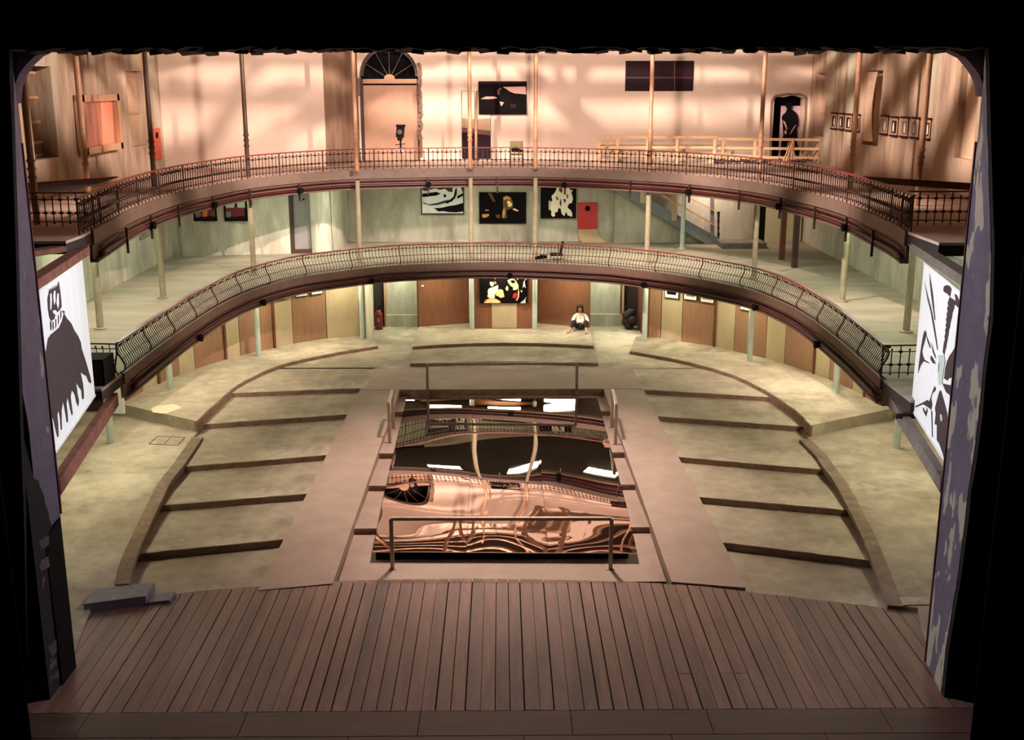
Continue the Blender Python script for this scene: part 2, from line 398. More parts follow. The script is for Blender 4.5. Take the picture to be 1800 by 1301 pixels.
side(1, [(1422,772),(1450,800),(1466,822),(1490,855),(1530,930),(1560,1000),(1579,1052),(1585,1066)])
# ring platforms
def ring(s, topc, outer):
    c = catmull([(gz(x,y,ZP).x, gz(x,y,ZP).y) for x, y in topc], 8)
    c = [Vector((p.x+.012*math.sin(i*1.7), p.y+.012*math.sin(i*2.3))) for i, p in enumerate(c)]
    mb = MB(); mb.prism([(p.x, p.y) for p in c] + outer, -9.0, ZP); struct(mb, 'floor_platform', 'concrete')
    if s > 0: c = c[::-1]
    mb = MB(); sweep(mb, c, [(.006, -9.0), (.022, ZP-.015), (-.05, ZP-.015), (-.05, -9.0)]); struct(mb, 'trim_platform_edge', 'riser')
PL = [(224.5,704),(252,688),(277.5,675),(315.6,659),(343,649),(395,632),(423,625),(481,612),(516,604),(575,595),(634,590)]
PR = [(1138,593),(1161,594.5),(1198,600),(1254,609),(1289.5,617),(1345,630),(1378,639),(1429,656.4),(1457,667),(1498,685),(1519,697),(1545,713)]
pl = [gz(x,y,ZP) for x,y in PL]; prr = [gz(x,y,ZP) for x,y in PR]
ring(-1, [(344.5,740),(400,690),(425,672),(480,646),(530,632),(600,618),(664,608)], [(-4.35,37.4),(-4.85,37.95)] + [(p.x-.1, p.y+.15) for p in pl[::-1]][1:] + [(-10.4,29.4)])
ring(1, [(1425,748),(1400,722),(1340,683),(1280,656),(1200,634),(1108,617)], [(4.55,37.4),(4.95,37.7)] + [(p.x+.1, p.y+.15) for p in prr][1:] + [(10.35,28.6)])
# middle platform, two steps
def arcfront(y0, sag, xa, xb): return [(xa+(xb-xa)*k/10, y0 - sag*((k/5-1)**2)) for k in range(11)]
mb = MB(); mb.prism(arcfront(33.95,.25,-2.8,2.97)[0:] + [(3.08,36.4),(-2.95,36.4)], -8.6, -8.30); struct(mb, 'floor_step', 'concrete')
mb = MB(); mb.prism([(x, y-.012) for x,y in arcfront(33.95,.25,-2.8,2.97)] + arcfront(33.96,.25,-2.8,2.97)[::-1], -8.6, -8.312); struct(mb, 'trim_step_edge', 'riser')
mb = MB(); mb.prism(arcfront(36.1,.5,-2.88,2.98) + [(3.06,38.45),(3.06,40.3),(-2.9,40.3),(-2.9,38.7)], -8.6, ZC); struct(mb, 'floor_step', 'concrete')
mb = MB(); mb.prism([(x, y-.012) for x,y in arcfront(36.1,.5,-2.88,2.98)] + arcfront(36.11,.5,-2.88,2.98)[::-1], -8.31, ZC-.012); struct(mb, 'trim_step_edge', 'riser')
# grey step blocks at the left end of the stage front
b0, b1, b2 = gz(168,1035,-8.82), gz(272,1024,-8.82), gz(168,1062,-8.82); dd = b0.y-b2.y
g = lin((120,116,120)); M['block'] = mat('grey_block', (138,132,138), .8, noise=(112,106,112), scale=6)
mb = MB(); mb.prism([(b0.x,b0.y),(b1.x,b1.y),(b1.x,b1.y-dd*.9),(b0.x,b0.y-dd)], -9.0, -8.82)
tag(mb.build('step_block', 'block'), 'long grey block step at the left corner of the stage front', 'step', 'grey block steps')
c0, c1 = gz(272,1044,-8.94), gz(308,1040,-8.94)
mb = MB(); mb.prism([(b1.x+.03,c0.y),(c1.x,c1.y),(c1.x,c1.y-.35),(b1.x+.03,c0.y-.35)], -9.1, -8.94)
tag(mb.build('step_block', 'block'), 'small low grey block step right of the long one on the stage front', 'step', 'grey block steps')
# inspection hatch drawn in the left walk
mb = MB(); q = [gz(x,y,ZW) for x,y in [(277,767),(325,769),(313,783),(262,781)]]
for a, b in zip(q, q[1:]+q[:1]): mb.bar(a+Vector((0,0,.003)), b+Vector((0,0,.003)), .025, .006)
m1 = (q[0]+q[1])/2; m2 = (q[2]+q[3])/2; mb.bar(m1+Vector((0,0,.003)), m2+Vector((0,0,.003)), .015, .006)
tag(mb.build('hatch_frame', 'iron'), 'thin rectangular iron hatch frame set in the floor of the left side walk', 'hatch')
# pale patch of spilled plaster on the left platform
c = gz(290,719,ZP); mb = MB(); mb.prism([(c.x+.36*math.cos(a)*(1+.15*math.sin(3*a)), c.y+.42*math.sin(a)*(1+.1*math.cos(5*a))) for a in [2*PI*k/24 for k in range(24)]], ZP+.0005, ZP+.004)
M['spill'] = mat('plaster_spill', (206,194,160), .8, noise=(190,178,146), scale=5)
tag(mb.build('plaster_patch', 'spill'), 'pale round plaster patch on the left ring platform near its corner', 'patch')

# ------------------------------------------------------------------ walls
def wall(name, m, a, b, z0, z1, holes=(), t=.6, back=.38, side=1, kind='structure'):
    """wall from plan point a to b; holes = (s0, s1, za, zb) in metres along a->b; the body lies on the side of `side`*left normal"""
    a = Vector(a); b = Vector(b); d = (b-a); L = d.length; d.normalize(); n = Vector((-d.y, d.x))*side
    ss = sorted({0, L, *[h[0] for h in holes], *[h[1] for h in holes]}); mb = MB()
    for s0, s1 in zip(ss, ss[1:]):
        hs = sorted([h for h in holes if h[0] <= s0+1e-6 and h[1] >= s1-1e-6], key=lambda h: h[2])
        z = z0; spans = []
        for h in hs: spans.append((z, h[2])); z = h[3]
        spans.append((z, z1))
        for za, zb in spans:
            if zb-za < 1e-4: continue
            p0 = a+d*s0; p1 = a+d*s1
            mb.prism([tuple(p0), tuple(p1), tuple(p1+n*t), tuple(p0+n*t)], za, zb)
    return struct(mb, name, m)
ZR = 5.2
# left side wall, three storeys
LW = -XW
wall('wall_left', 'plaster', (LW,15.2), (LW,38.68), -9.4, Z1-.3, t=.7, side=1)
wall('wall_left', 'plaster', (LW,15.2), (LW,38.68), Z1-.3, Z2-.3, [(20.1,21.5,-4.72,-3.9)], t=.7)
wall('wall_left', 'sidewall', (LW,15.2), (LW,38.9), Z2-.3, ZR, [(12.75,14.25,-1.78,.45),(20.1,21.75,-1.85,.42)], t=.7)
RW = XW
wall('wall_right', 'plaster', (RW,15.2), (RW,42.3), -9.4, Z1-.3, t=.7, side=-1)
wall('wall_right', 'plaster', (RW,15.2), (RW,42.3), Z1-.3, Z2-.3, [(12.2,13.9,-4.35,-3.95),(14.6,15.7,-4.2,-3.85)], t=.7, side=-1)
wall('wall_right', 'sidewall', (RW,15.2), (RW,42.3), Z2-.3, ZR, [(12.2,13.35,-1.78,.43),(19.2,20.7,-1.82,.4),(25.1,26.5,-1.8,.38)], t=.7, side=-1)
# dark masonry pilasters and shutters in the openings
def shutter(name, x, y0, y1, z0, z1, side, m, bars, label, slats=0):
    mb = MB(); mb.box((x, (y0+y1)/2, (z0+z1)/2), (.05, y1-y0, z1-z0)); o = mb.build(name, m); o['kind'] = 'structure'
    if bars:
        mb = MB()
        for z in bars: mb.box((x-side*.04, (y0+y1)/2, z), (.05, (y1-y0), .07))
        mb.build('window_bar', 'framewood', o)
    return o
shutter('window_1', LW-.42, 27.6, 29.4, -1.78, .45, -1, mat('grey_shutter', (132,110,86), .7, noise=(108,88,68), scale=3), [.3, -.3, -.9, -1.4, -1.72], '')
shutter('window_2', LW-.25, 35.3, 36.95, -1.85, .42, -1, mat('tan_blind', (198,170,138), .7, noise=(180,150,120), scale=3), [-.85], '')
shutter('window_3', LW-.4, 35.3, 36.7, -4.72, -3.9, -1, mat('pale_pane', (178,176,146), .5), [-4.3], '')  # flat pale yellowish pane colour
shutter('window_4', RW+.2, 27.4, 28.55, -1.78, .43, 1, mat('cream_blind', (214,188,158), .7, noise=(200,170,140), scale=3), [], '')
shutter('window_5', RW+.32, 34.4, 35.9, -1.82, .4, 1, mat('cream_blind', (0,0,0)), [], '')
shutter('window_6', RW+.3, 40.3, 41.7, -1.8, .38, 1, mat('pinkish_blind', (186,150,134), .7), [-.2, -1.0], '')
shutter('window_7', RW+.5, 27.4, 31.0, -4.4, -3.8, 1, mat('bluish_pane', (170,178,190), .3), [], '')
# the curved loose board in the middle right window
mb = MB(); P = [(RW-.05, 34.75+.3*math.sin(PI*k/10), .36-2.05*k/10) for k in range(11)]
for a, b in zip(P, P[1:]):
    mb.add([(a[0],a[1],a[2]),(a[0]+.02,a[1]+.02,a[2]),(b[0]+.02,b[1]+.02,b[2]),(b[0],b[1],b[2]),(a[0]+.02,35.75,a[2]),(b[0]+.02,35.75,b[2])], [(0,3,5,4),(0,1,2,3)])
tag(mb.build('loose_board', 'cream_blind'), 'bowed cream board leaning in the middle window of the right upper wall', 'board')
# back left wall of the stair block, with its door
A0 = (LW, 38.68); A1 = (-7.32, 39.29); A2 = (-6.62, 39.42); A3 = (-6.1, 39.85); A4 = (-5.73, 40.67)
for nm, m, za, zb in (('wall_back_left', 'plaster', Z1-.3, Z2-.3), ('wall_back_left', 'cream', Z2-.3, ZR)):
    mb = MB(); mb.prism([A0, A1, (A1[0], 41.5), (LW, 41.5)], za, zb); struct(mb, nm, m)
    mb = MB()
    if zb < 0:
        mb.prism([A2, A3, A4, (-5.73, YB), (A2[0], YB)], za, zb)
        mb.prism([A1, A2, (A2[0], 40), (A1[0], 40)], -3.6, zb)
        for zz in (0,): pass
    else:
        mb.prism([A1, A2, (-6.0, 39.5), (-6.0, YB), (A1[0], YB)], za, zb)
    struct(mb, nm, m)
mb = MB(); mb.prism([(-6.0, 39.52), (-5.55, 40.2), (-5.18, 41.9), (-5.18, YB+.1), (-6.0, YB+.1)], Z2-.3, ZR); struct(mb, 'wall_back_left', 'oldwall')
mb = MB(); mb.prism([(A1[0], 39.55),(A2[0], 39.62),(A2[0], 39.7),(A1[0], 39.65)], Z1+.12, -3.6); d = struct(mb, 'door_1', 'grey')
mb = MB(); mb.ball((-6.85, 39.52, -3.85), .035); mb.build('door_vent', 'black', d)
mb = MB(); mb.prism([(A1[0]-.01, 39.27),(A1[0]+.09, 39.28),(A1[0]+.09, 39.6),(A1[0]-.01, 39.6)], Z1, -3.5); mb.prism([(A1[0]+.09, 39.3),(A2[0], 39.4),(A2[0],39.6),(A1[0]+.09,39.6)], -3.62, -3.5); mb.prism([(A1[0]+.09, 39.3),(A2[0], 39.4),(A2[0],39.6),(A1[0]+.09,39.6)], Z1, Z1+.12); struct(mb, 'trim_1', 'darkframe')
# thin pilaster edges in the old middle storey plaster
mb = MB()
for x, y in ((-10.95, 38.70), (-8.62, 39.06)): mb.box((x, y, (Z1+Z2)/2-.1), (.05, .08, Z2-Z1-.3))
mb.box((-5.95, 40.05, -4.3), (.06, .06, 2.7)); struct(mb, 'trim_2', 'plaster')
# centre back wall, middle storey and upper storey with the arched doorway
mb = MB(); mb.prism([(-5.73, YB), (XW, YB), (XW, YB+.6), (-5.73, YB+.6)], Z1-.3, Z2-.3)
struct(mb, 'wall_back', 'plaster')
xa, xb, zsp = -5.12, -2.98, .3; xc = (xa+xb)/2; rr = (xb-xa)/2
mb = MB()
def yslab(poly, y0, y1):
    mb.slab([(x, y0, z) for x, z in poly], (0,1,0), y1-y0)
yslab([(xb, Z2-.3), (9.98, Z2-.3), (9.98, ZR), (xb, ZR)], YB, YB+.6)
yslab([(11.1, Z2-.3), (XW, Z2-.3), (XW, ZR), (11.1, ZR)], YB, YB+.6)
rough = [(9.98,-.52),(10.1,-.40),(10.3,-.46),(10.5,-.42),(10.7,-.38),(10.95,-.45),(11.1,-.50)]
yslab([(9.98, ZR)] + rough + [(11.1, ZR)], YB, YB+.6)
yslab([(9.98, Z2-.3), (11.1, Z2-.3), (11.1, Z2+.02), (9.98, Z2+.02)], YB, YB+.6)
yslab([(-5.3, Z2-.3), (xa, Z2-.3), (xa, ZR), (-5.3, ZR)], YB, YB+.6)
arcL = [(xc-rr*math.cos(t), zsp+rr*math.sin(t)) for t in [PI/2*k/10 for k in range(11)]]
arcR = [(xc+rr*math.cos(t), zsp+rr*math.sin(t)) for t in [PI/2*k/10 for k in range(11)]]
yslab([(xa, ZR)] + arcL + [(xc, ZR)], YB, YB+.6); yslab([(xb, ZR)] + arcR + [(xc, ZR)], YB, YB+.6)
struct(mb, 'wall_back', 'cream')
# ragged plaster edges round both openings
mb = MB(); random.seed(3)
pts = [(xb+.03+random.uniform(-.04,.06), -2.6+k*.16) for k in range(22)]
for a, b in zip(pts, pts[1:]): mb.bar((a[0],YB-.012,a[1]), (b[0],YB-.012,b[1]), .1+random.random()*.08, .02, up=Vector((0,1,0)))
pts = [(xa-.03+random.uniform(-.03,.03), -.4+k*.16) for k in range(5)]
for a, b in zip(pts, pts[1:]): mb.bar((a[0],YB-.012,a[1]), (b[0],YB-.012,b[1]), .1, .02, up=Vector((0,1,0)))
pts = [(9.95,-2.6),(9.93,-1.9),(9.9,-1.2),(9.9,-.6),(10.0,-.42),(10.4,-.36),(10.9,-.36),(11.14,-.45),(11.16,-1.2),(11.13,-1.9),(11.12,-2.5)]
for a, b in zip(pts, pts[1:]): mb.bar((a[0],YB-.012,a[1]), (b[0],YB-.012,b[1]), .09, .02, up=Vector((0,1,0)))
struct(mb, 'trim_3', 'oldwall')
# inside the arched doorway: dark lobby, wooden frame, fanlight, plywood board
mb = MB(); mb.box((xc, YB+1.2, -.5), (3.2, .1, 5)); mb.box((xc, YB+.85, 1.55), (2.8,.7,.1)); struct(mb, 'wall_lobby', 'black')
fan = empty('fanlight', (xc, YB+.3, zsp-.25), 'dark wooden fanlight with radial bars over the arched doorway', 'fanlight')
mb = MB()
arc = [(xc+(rr-.07)*math.cos(t), YB+.28, zsp+(rr-.07)*math.sin(t)) for t in [PI*k/24 for k in range(25)]]
for a, b in zip(arc, arc[1:]): mb.bar(a, b, .12, .14, up=Vector((0,1,0)))
mb.build('arch_frame', 'darkframe', fan)
mb = MB()
for k in range(1, 6):
    t = PI*k/6; mb.bar((xc, YB+.3, zsp-.1), (xc+(rr-.1)*math.cos(t), YB+.3, zsp-.1+(rr-.02)*math.sin(t)), .03)
mb.build('radial_bar', 'darkframe', fan)
mb = MB(); mb.slab([(xc+.2*math.cos(t), YB+.2, zsp-.1+.17*math.sin(t)) for t in [PI*k/12 for k in range(13)]], (0,1,0), .08); mb.build('fan_rosette', 'framewood', fan)
mb = MB(); mb.box((xc, YB+.26, zsp-.18), (xb-xa, .2, .16)); mb.build('transom', 'framewood', fan)
jm = MB(); jm.box((xa+.05, YB+.2, -1.3), (.12, .22, 3.0)); jm.box((xb-.03, YB+.25, -1.3), (.08, .22, 3.0)); struct(jm, 'door_2', 'darkframe')
M['board'] = mat('tan_board', (196,158,130), .7, noise=(178,140,114), scale=1.0)
p0 = gy(636,150,YB+.2); p1 = gy(733,150,YB+.2)
mb = MB(); mb.box(((p0.x+p1.x)/2, YB+.22, (p0.z+Z2)/2), (p1.x-p0.x, .04, p0.z-Z2)); tag(mb.build('plywood_board', 'board'), 'tall plain tan board closing the arched doorway below its black gap', 'board')

# broken doorway with the cut-out figure
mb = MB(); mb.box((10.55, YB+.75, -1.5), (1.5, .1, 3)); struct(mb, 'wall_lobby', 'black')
M['lilac'] = mat('lilac_panel', (196,166,172), .7)
mb = MB(); mb.box((10.72, YB+.45, -1.75), (.74, .04, 1.95)); tag(mb.build('lilac_panel', 'lilac'), 'pale lilac panel filling the broken doorway behind the black figure', 'panel')
def trace(pts, ox, oy, s): return [(ox+a/s, oy+b/s) for a, b in pts]
fig = trace([(245,235),(232,205),(238,180),(262,168),(288,178),(296,205),(288,238),(320,258),(345,290),(358,340),(358,395),(342,430),(345,480),(345,520),(340,560),(352,610),(362,640),(380,665),(378,695),(345,700),(330,695),(318,650),(300,590),(292,555),(268,548),(245,570),(238,620),(242,660),(268,695),(210,700),(178,700),(185,640),(190,560),(210,490),(205,430),(200,360),(192,320),(205,290),(232,270)], 1340, 150, 5.625)
mb = MB(); mb.slab([gy(x,y,YB+.3) for x,y in fig], (0,1,0), .03); fo = mb.build('figure_cutout', 'black')
tag(fo, 'black life-size cut-out of a standing man in the broken doorway, upper right', 'cutout')
mb = MB()
for tr in ([(200,345),(225,360),(240,400),(250,440),(236,430),(215,380)], [(340,385),(322,410),(300,450),(270,490),(285,455),(315,405)], [(215,455),(235,440),(245,470),(225,490)]):
    mb.slab([gy(x,y,YB+.295) for x,y in trace(tr,1340,150,5.625)], (0,1,0), .005)
mb.build('printed_highlight', 'skin_print', fo)

# lower storey: panelled ring wall
def on(P, z): return [(p.x, p.y) for p in P]
def panels(pp, kinds, s):
    for i, k in enumerate(kinds):
        a = Vector((pp[i].x, pp[i].y)); b = Vector((pp[i+1].x, pp[i+1].y)); d = (b-a).normalized(); n = Vector((-d.y, d.x))*1
        mb = MB(); mb.prism([tuple(a+d*.012), tuple(b-d*.012), tuple(b-d*.012+n*.08), tuple(a+d*.012+n*.08)], ZP, Z1-.3)
        o = struct(mb, 'wall_panel', 'pale' if k in 'pP' else 'wood')
        if k in 'WP':
            mb = MB(); mb.prism([tuple(a-n*.05), tuple(a+d*.08-n*.05), tuple(a+d*.08+n*.02), tuple(a+n*.02)], ZP, Z1-.3); struct(mb, 'trim_batten', 'batten')
    # ridged lines on the broad wood panels
panels(pl, 'wpWpwPwPwpw'[:len(pl)-1], -1)
panels(prr, 'wpwPwpwPwpW'[:len(prr)-1], 1)
# backing of the panel ring, closing the void behind
mb = MB(); sweep(mb, [Vector((p.x, p.y)) for p in pl], [(-.09, ZP-.4), (-.2, ZP-.4), (-.2, Z1-.3), (-.09, Z1-.3)]); struct(mb, 'wall_ring', 'black')
mb = MB(); sweep(mb, [Vector((p.x, p.y)) for p in prr], [(-.09, ZP-.4), (-.2, ZP-.4), (-.2, Z1-.3), (-.09, Z1-.3)]); struct(mb, 'wall_ring', 'black')
# closing walls at the ends of the ring rooms (dark)
mb = MB(); mb.prism([(-10.2,29.6),(-XW,29.6),(-XW,29.9),(-10.2,29.9)], -9.2, Z1-.3); struct(mb, 'wall_ring_end', 'darkframe')
mb = MB(); mb.prism([(10.1,28.8),(XW,28.8),(XW,29.1),(10.1,29.1)], -9.2, Z1-.3); struct(mb, 'wall_ring_end', 'darkframe')
mb = MB(); mb.box((-10.25, 28.9, -7.3), (.5, .06, 2.3)); struct(mb, 'wall_left_reveal', 'white')
# left corridor partition (pale, slightly curved) and right corridor end
mb = MB(); mb.prism([(-4.24,36.7),(-4.5,37.7),(-4.6,38.8),(-4.55,39.6),(-4.85,39.6),(-4.85,37.8),(-4.4,36.9)], -8.42, Z1-.3); struct(mb, 'wall_corridor_left', 'plaster')
mb = MB(); mb.prism([(-4.84,37.66),(-4.44,37.16),(-4.36,37.2),(-4.8,37.8)], ZP, -7.1); struct(mb, 'trim_4', 'batten')
mb = MB(); mb.prism([(4.86,37.2),(4.86,39.6),(5.1,39.6),(5.0,37.3)], -8.42, Z1-.3); struct(mb, 'wall_corridor_right', 'batten')
mb = MB(); mb.box((4.6,39.7,-7.2),(.7,.1,2.6)); struct(mb, 'wall_corridor_right', mat('dim_corridor', (58,46,44), .9, noise=(44,36,34), scale=3))  # the passage's dimness is put into this dark wall colour
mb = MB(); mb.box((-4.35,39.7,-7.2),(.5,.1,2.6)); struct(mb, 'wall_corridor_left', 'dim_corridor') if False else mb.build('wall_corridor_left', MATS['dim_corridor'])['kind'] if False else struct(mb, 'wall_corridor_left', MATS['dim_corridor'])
for sx in (-1, 1):
    xa_, xb_ = (-4.13, -2.9) if sx < 0 else (3.06, 4.33)
    mb = MB(); mb.box(((xa_+xb_)/2, 39.9, -6.9), (xb_-xa_, .3, 2.14)); mb.box(((xa_+xb_)/2, 39.8, -8.2), (xb_-xa_, .4, .46)); struct(mb, 'wall_corridor_back', 'plaster')
    xj = -4.13 if sx < 0 else 4.33
    mb = MB(); mb.box((xj, 39.6, -7.2), (.07, .12, 2.4)); struct(mb, 'door_%d' % (3 if sx < 0 else 4), 'framewood')
# centre panel wall
def pw(pts, m, name='wall_panel', z0=ZC):
    for a, b in zip(pts, pts[1:]):
        a = Vector(a); b = Vector(b); d = (b-a).normalized(); n = Vector((-d.y, d.x))
        mb = MB(); mb.prism([tuple(a), tuple(b), tuple(b+n*.08), tuple(a+n*.08)], z0, Z1-.3); struct(mb, name, m)
pw([(-2.9,38.66),(-2.0,38.95),(-1.12,39.27)], 'wood_hall'); pw([(1.3,39.2),(2.1,38.85),(3.05,38.43)], 'wood_hall')
mb = MB(); mb.prism([(-.93,38.34),(1.12,38.3),(1.12,39.3),(-.93,39.34)], ZC, Z1-.3); struct(mb, 'wall_panel', 'wood_hall')
mb = MB(); mb.box((.1, 38.31, (ZC-7.1)/2+.0), (.86, .02, 1.05)); o = struct(mb, 'trim_5', 'pale')
mb = MB(); mb.box((-2.9,39.2,-7.1),(.06,1.1,2.3)); mb.box((3.06,39.2,-7.1),(.06,1.1,2.3)); struct(mb, 'trim_6', 'batten')
mb = MB(); mb.box((-1.08,39.32,-7.1),(.4,.1,2.3)); mb.box((1.25,39.32,-7.1),(.4,.1,2.3)); struct(mb, 'trim_7', 'batten')

# ------------------------------------------------------------------ balcony slabs
upts = [(-7.85,21.25),(-8.15,23.65),(-8.38,25.6),(-8.46,27.5),(-8.44,29.4),(-8.25,31.0),(-7.54,34.13),(-6.0,36.6),(-4.4,37.75),(-1.04,38.5),(1.5,38.3),(4.5,36.7),(6.3,34.7),(7.5,32.0),(7.95,29.33),(8.12,27.9),(8.16,26.19),(8.05,24.34),(7.91,22.47),(7.76,21.48)]
lpts = [(-7.75,22.1),(-7.74,25.2),(-7.67,27.88),(-7.5,30.2),(-7.1,32.17),(-6.35,34.0),(-5.3,35.2),(-3.3,36.6),(-.15,37.15),(3.0,36.35),(4.3,35.45),(5.65,34.2),(7.1,31.95),(7.6,30.0),(7.79,28.08),(7.78,25),(7.62,21.79)]
UP = resample(catmull(upts, 10), .33); LO = resample(catmull(lpts, 10), .33)
def slab(P, z, t, y0l, y0r, m, name, extra_holes=None, yback=YB):
    outer = [(XW, y0r), (XW, yback), (-5.73, yback), (-5.73, 40.67), (-6.1, 39.85), (-7.32, 39.29), (-XW, 38.68), (-XW, y0l)]
    poly = [(p.x, p.y) for p in P] + [(P[-1].x, y0r)] + outer + [(P[0].x, y0l)]
    mb = MB(); mb.prism(poly, z-t, z); return struct(mb, name, m)
# upper floor is built in strips so that the stair well at the back right stays open
def slab_up():
    HX0, HX1, HY = 3.9, 9.7, 40.9
    poly = [(p.x, p.y) for p in UP] + [(UP[-1].x, 19.9), (XW, 19.9), (XW, YB), (HX1, YB), (HX1, HY), (HX0, HY), (HX0, YB), (-5.3, YB), (-5.6, 40.6), (-6.1, 39.6), (-7.32, 39.29), (-XW, 38.68), (-XW, 20.4), (UP[0].x, 20.4)]
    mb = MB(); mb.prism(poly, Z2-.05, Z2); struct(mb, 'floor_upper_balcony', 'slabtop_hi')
    mb = MB(); mb.prism(poly, Z2-.24, Z2-.051); struct(mb, 'ceiling_upper_balcony', 'ceil')
slab_up()
poly = [(p.x, p.y) for p in LO] + [(LO[-1].x, 20.2), (XW, 20.2), (XW, YB), (-5.73, YB), (-5.73, 40.67), (-6.1, 39.85), (-7.32, 39.29), (-XW, 38.68), (-XW, 21.2), (LO[0].x, 21.2)]
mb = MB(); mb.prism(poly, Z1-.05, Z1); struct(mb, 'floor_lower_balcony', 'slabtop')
mb = MB(); mb.prism(poly, Z1-.24, Z1-.051); struct(mb, 'ceiling_lower_balcony', 'ceil')
# fascias
def fascia(P, z, mtop, mlow, h1, h2, tag_):
    mb = MB(); sweep(mb, P, [(-.02, z-h1), (-.02, z+.01), (.05, z+.01), (.05, z-h1)]); struct(mb, 'trim_fascia_'+tag_, mtop)
    mb = MB(); sweep(mb, P, [(-.06, z-h2), (-.06, z-h1), (.0, z-h1), (.0, z-h2+.05), (.1, z-h2+.05), (.1, z-h2)]); struct(mb, 'trim_fascia_web_'+tag_, mlow)
fascia(UP[2:], Z2, 'fascia', 'fascia_lo', .28, .62, 'upper'); fascia(LO[1:], Z1, 'fascia_lo', 'fascia_lo', .22, .52, 'lower')
# pipes carried along the fascias
def pipes(P, z, za, zb, which, lab, bstep, lstep):
    t = empty('service_pipe', (P[len(P)//2].x, P[len(P)//2].y, z), lab, 'pipe')
    for nm, zz, r, o in (('thin_pipe', za, .022, .07), ('thick_pipe', zb, .05, .09)):
        mb = MB(); mb.tube([(q.x, q.y, z-zz) for q in offs(P, o)], r, 8); mb.build(nm, 'redpipe', t, smooth=True)
    Q = resample(P, bstep)[1:-1]; nn = normals(Q)
    for q, n in zip(Q, nn):
        c = q+n*.14; mb = MB(); mb.box((c.x, c.y, z-(za+zb)/2-.12), (.05, .05, zb-za+.42), math.atan2(n.y, n.x)); mb.build('clamp', 'iron', t)
    Q = resample(P, lstep)[1:-1]; nn = normals(Q)
    for q, n in zip(Q, nn):
        c = q+n*.18; mb = MB(); mb.tube([(c.x-n.x*.12, c.y-n.y*.12, z-zb), (c.x+n.x*.06, c.y+n.y*.06, z-zb)], [.05, .1], 10); mb.ball((c.x, c.y, z-zb), .085); mb.build('valve_cap', 'black', t)
    return t
pipes(UP[3:], Z2, .36, .5, 'u', 'pair of oxide red pipes clamped along the fascia of the upper balcony', 2.35, 4.7)
pipes(LO[2:], Z1, .24, .39, 'l', 'pair of oxide red pipes running along the fascia of the lower balcony', 60, 4.9)

# ------------------------------------------------------------------ railings
def baluster_up(mb, p, n, z, h, kind, r=.0125):
    if kind == 0:
        mb.tube([(p.x, p.y, z+.0), (p.x, p.y, z+h)], r, 5)
        for f in (.82, .42): mb.ball((p.x, p.y, z+h*f), .034, 6, 4, (1.5,1.5,1))
    else:
        mb.tube([(p.x, p.y, z+h*.12), (p.x, p.y, z+h*.86)], r, 5)
        for f in (.12, .88): mb.ball((p.x, p.y, z+h*f), .024, 6, 4)
        mb.ball((p.x, p.y, z+h*.42), .036, 6, 4, (1.5,1.5,1))
def baluster_lo(mb, p, n, z, h, kind, r=.010):
    prof = [(0,0),(.11,.12),(.13,.28),(.07,.48),(.0,.66),(-.03,.8),(0,.9)] if kind else [(0,0),(.11,.12),(.13,.28),(.07,.48),(.0,.66),(-.03,.84),(0,1)]
    mb.tube([(p.x+n.x*o, p.y+n.y*o, z+h*f) for o, f in prof], r, 4)
    if kind: mb.ball((p.x, p.y, z+h*.9), .026, 6, 4)
def railing(P, z, h, style, lab, step, bal, name, mi, rgroup=None):
    t = empty(name, (P[len(P)//2].x, P[len(P)//2].y, z), lab, 'railing', rgroup)
    mb = MB(); w = .03 if style == 'u' else .045
    sweep(mb, P, [(-w-.02, z+h), (-w-.02, z+h+.03), (w, z+h+.03), (w, z+h)]); mb.build('handrail', 'handrail', t)
    posts = resample(P, step); nn = normals(posts)
    L = sum((b-a).length for a, b in zip(P, P[1:])); npan = len(posts)-1
    fine = resample(P, L/(npan*bal)); nf = normals(fine)
    for q, n in zip(posts, nn):
        mb = MB()
        if style == 'u': mb.tube([(q.x,q.y,z),(q.x,q.y,z+h)], .02, 6)
        else: mb.tube([(q.x+n.x*o, q.y+n.y*o, z+h*f) for o, f in [(0,0),(.11,.12),(.13,.28),(.07,.48),(.0,.66),(-.03,.84),(0,1)]], .02, 6)
        mb.build('post', mi, t)
    bars = [(.82,0),(.42,0),(.16,0)] if style == 'u' else [(.84,-.03),(.5,.07),(.14,.11)]
    for i in range(npan):
        mb = MB(); seg = fine[i*bal:(i+1)*bal+1]; sn = nf[i*bal:(i+1)*bal+1]
        for f, o in bars:
            mb.tube([(p.x+n.x*o, p.y+n.y*o, z+h*f) for p, n in zip(seg, sn)], .010, 4)
        for k in range(1, bal):
            if style == 'u': baluster_up(mb, seg[k], sn[k], z, h, k % 2)
            else: baluster_lo(mb, seg[k], sn[k], z, h, 1 if (k % 4) in (1,2) and bal > 6 else 0)
        mb.build('railing_panel', mi, t)
    return t
URP = offs(UP, -.05); LRP = offs(LO[1:], -.05)
railing(URP, Z2, .66, 'u', 'long curved iron railing with knotted bars along the upper balcony edge', 1.85, 12, 'balcony_railing', 'iron')
railing(LRP, Z1, .63, 'l', 'long curved bellied iron railing with red handrail along the lower balcony edge', 1.75, 15, 'balcony_railing', 'ironlo')
railing([Vector((-11.2,22.55)), Vector((-9.6,22.5)), Vector((-8.05,22.45))][::1], Z2, .66, 'u', 'short straight iron railing crossing the left end of the upper balcony', 3.1, 20, 'balcony_railing', 'iron')
railing([Vector((7.95,22.4)), Vector((9.5,22.4)), Vector((11.2,22.4))], Z2, .66, 'u', 'short straight iron railing crossing the right end of the upper balcony', 3.2, 20, 'balcony_railing', 'iron')
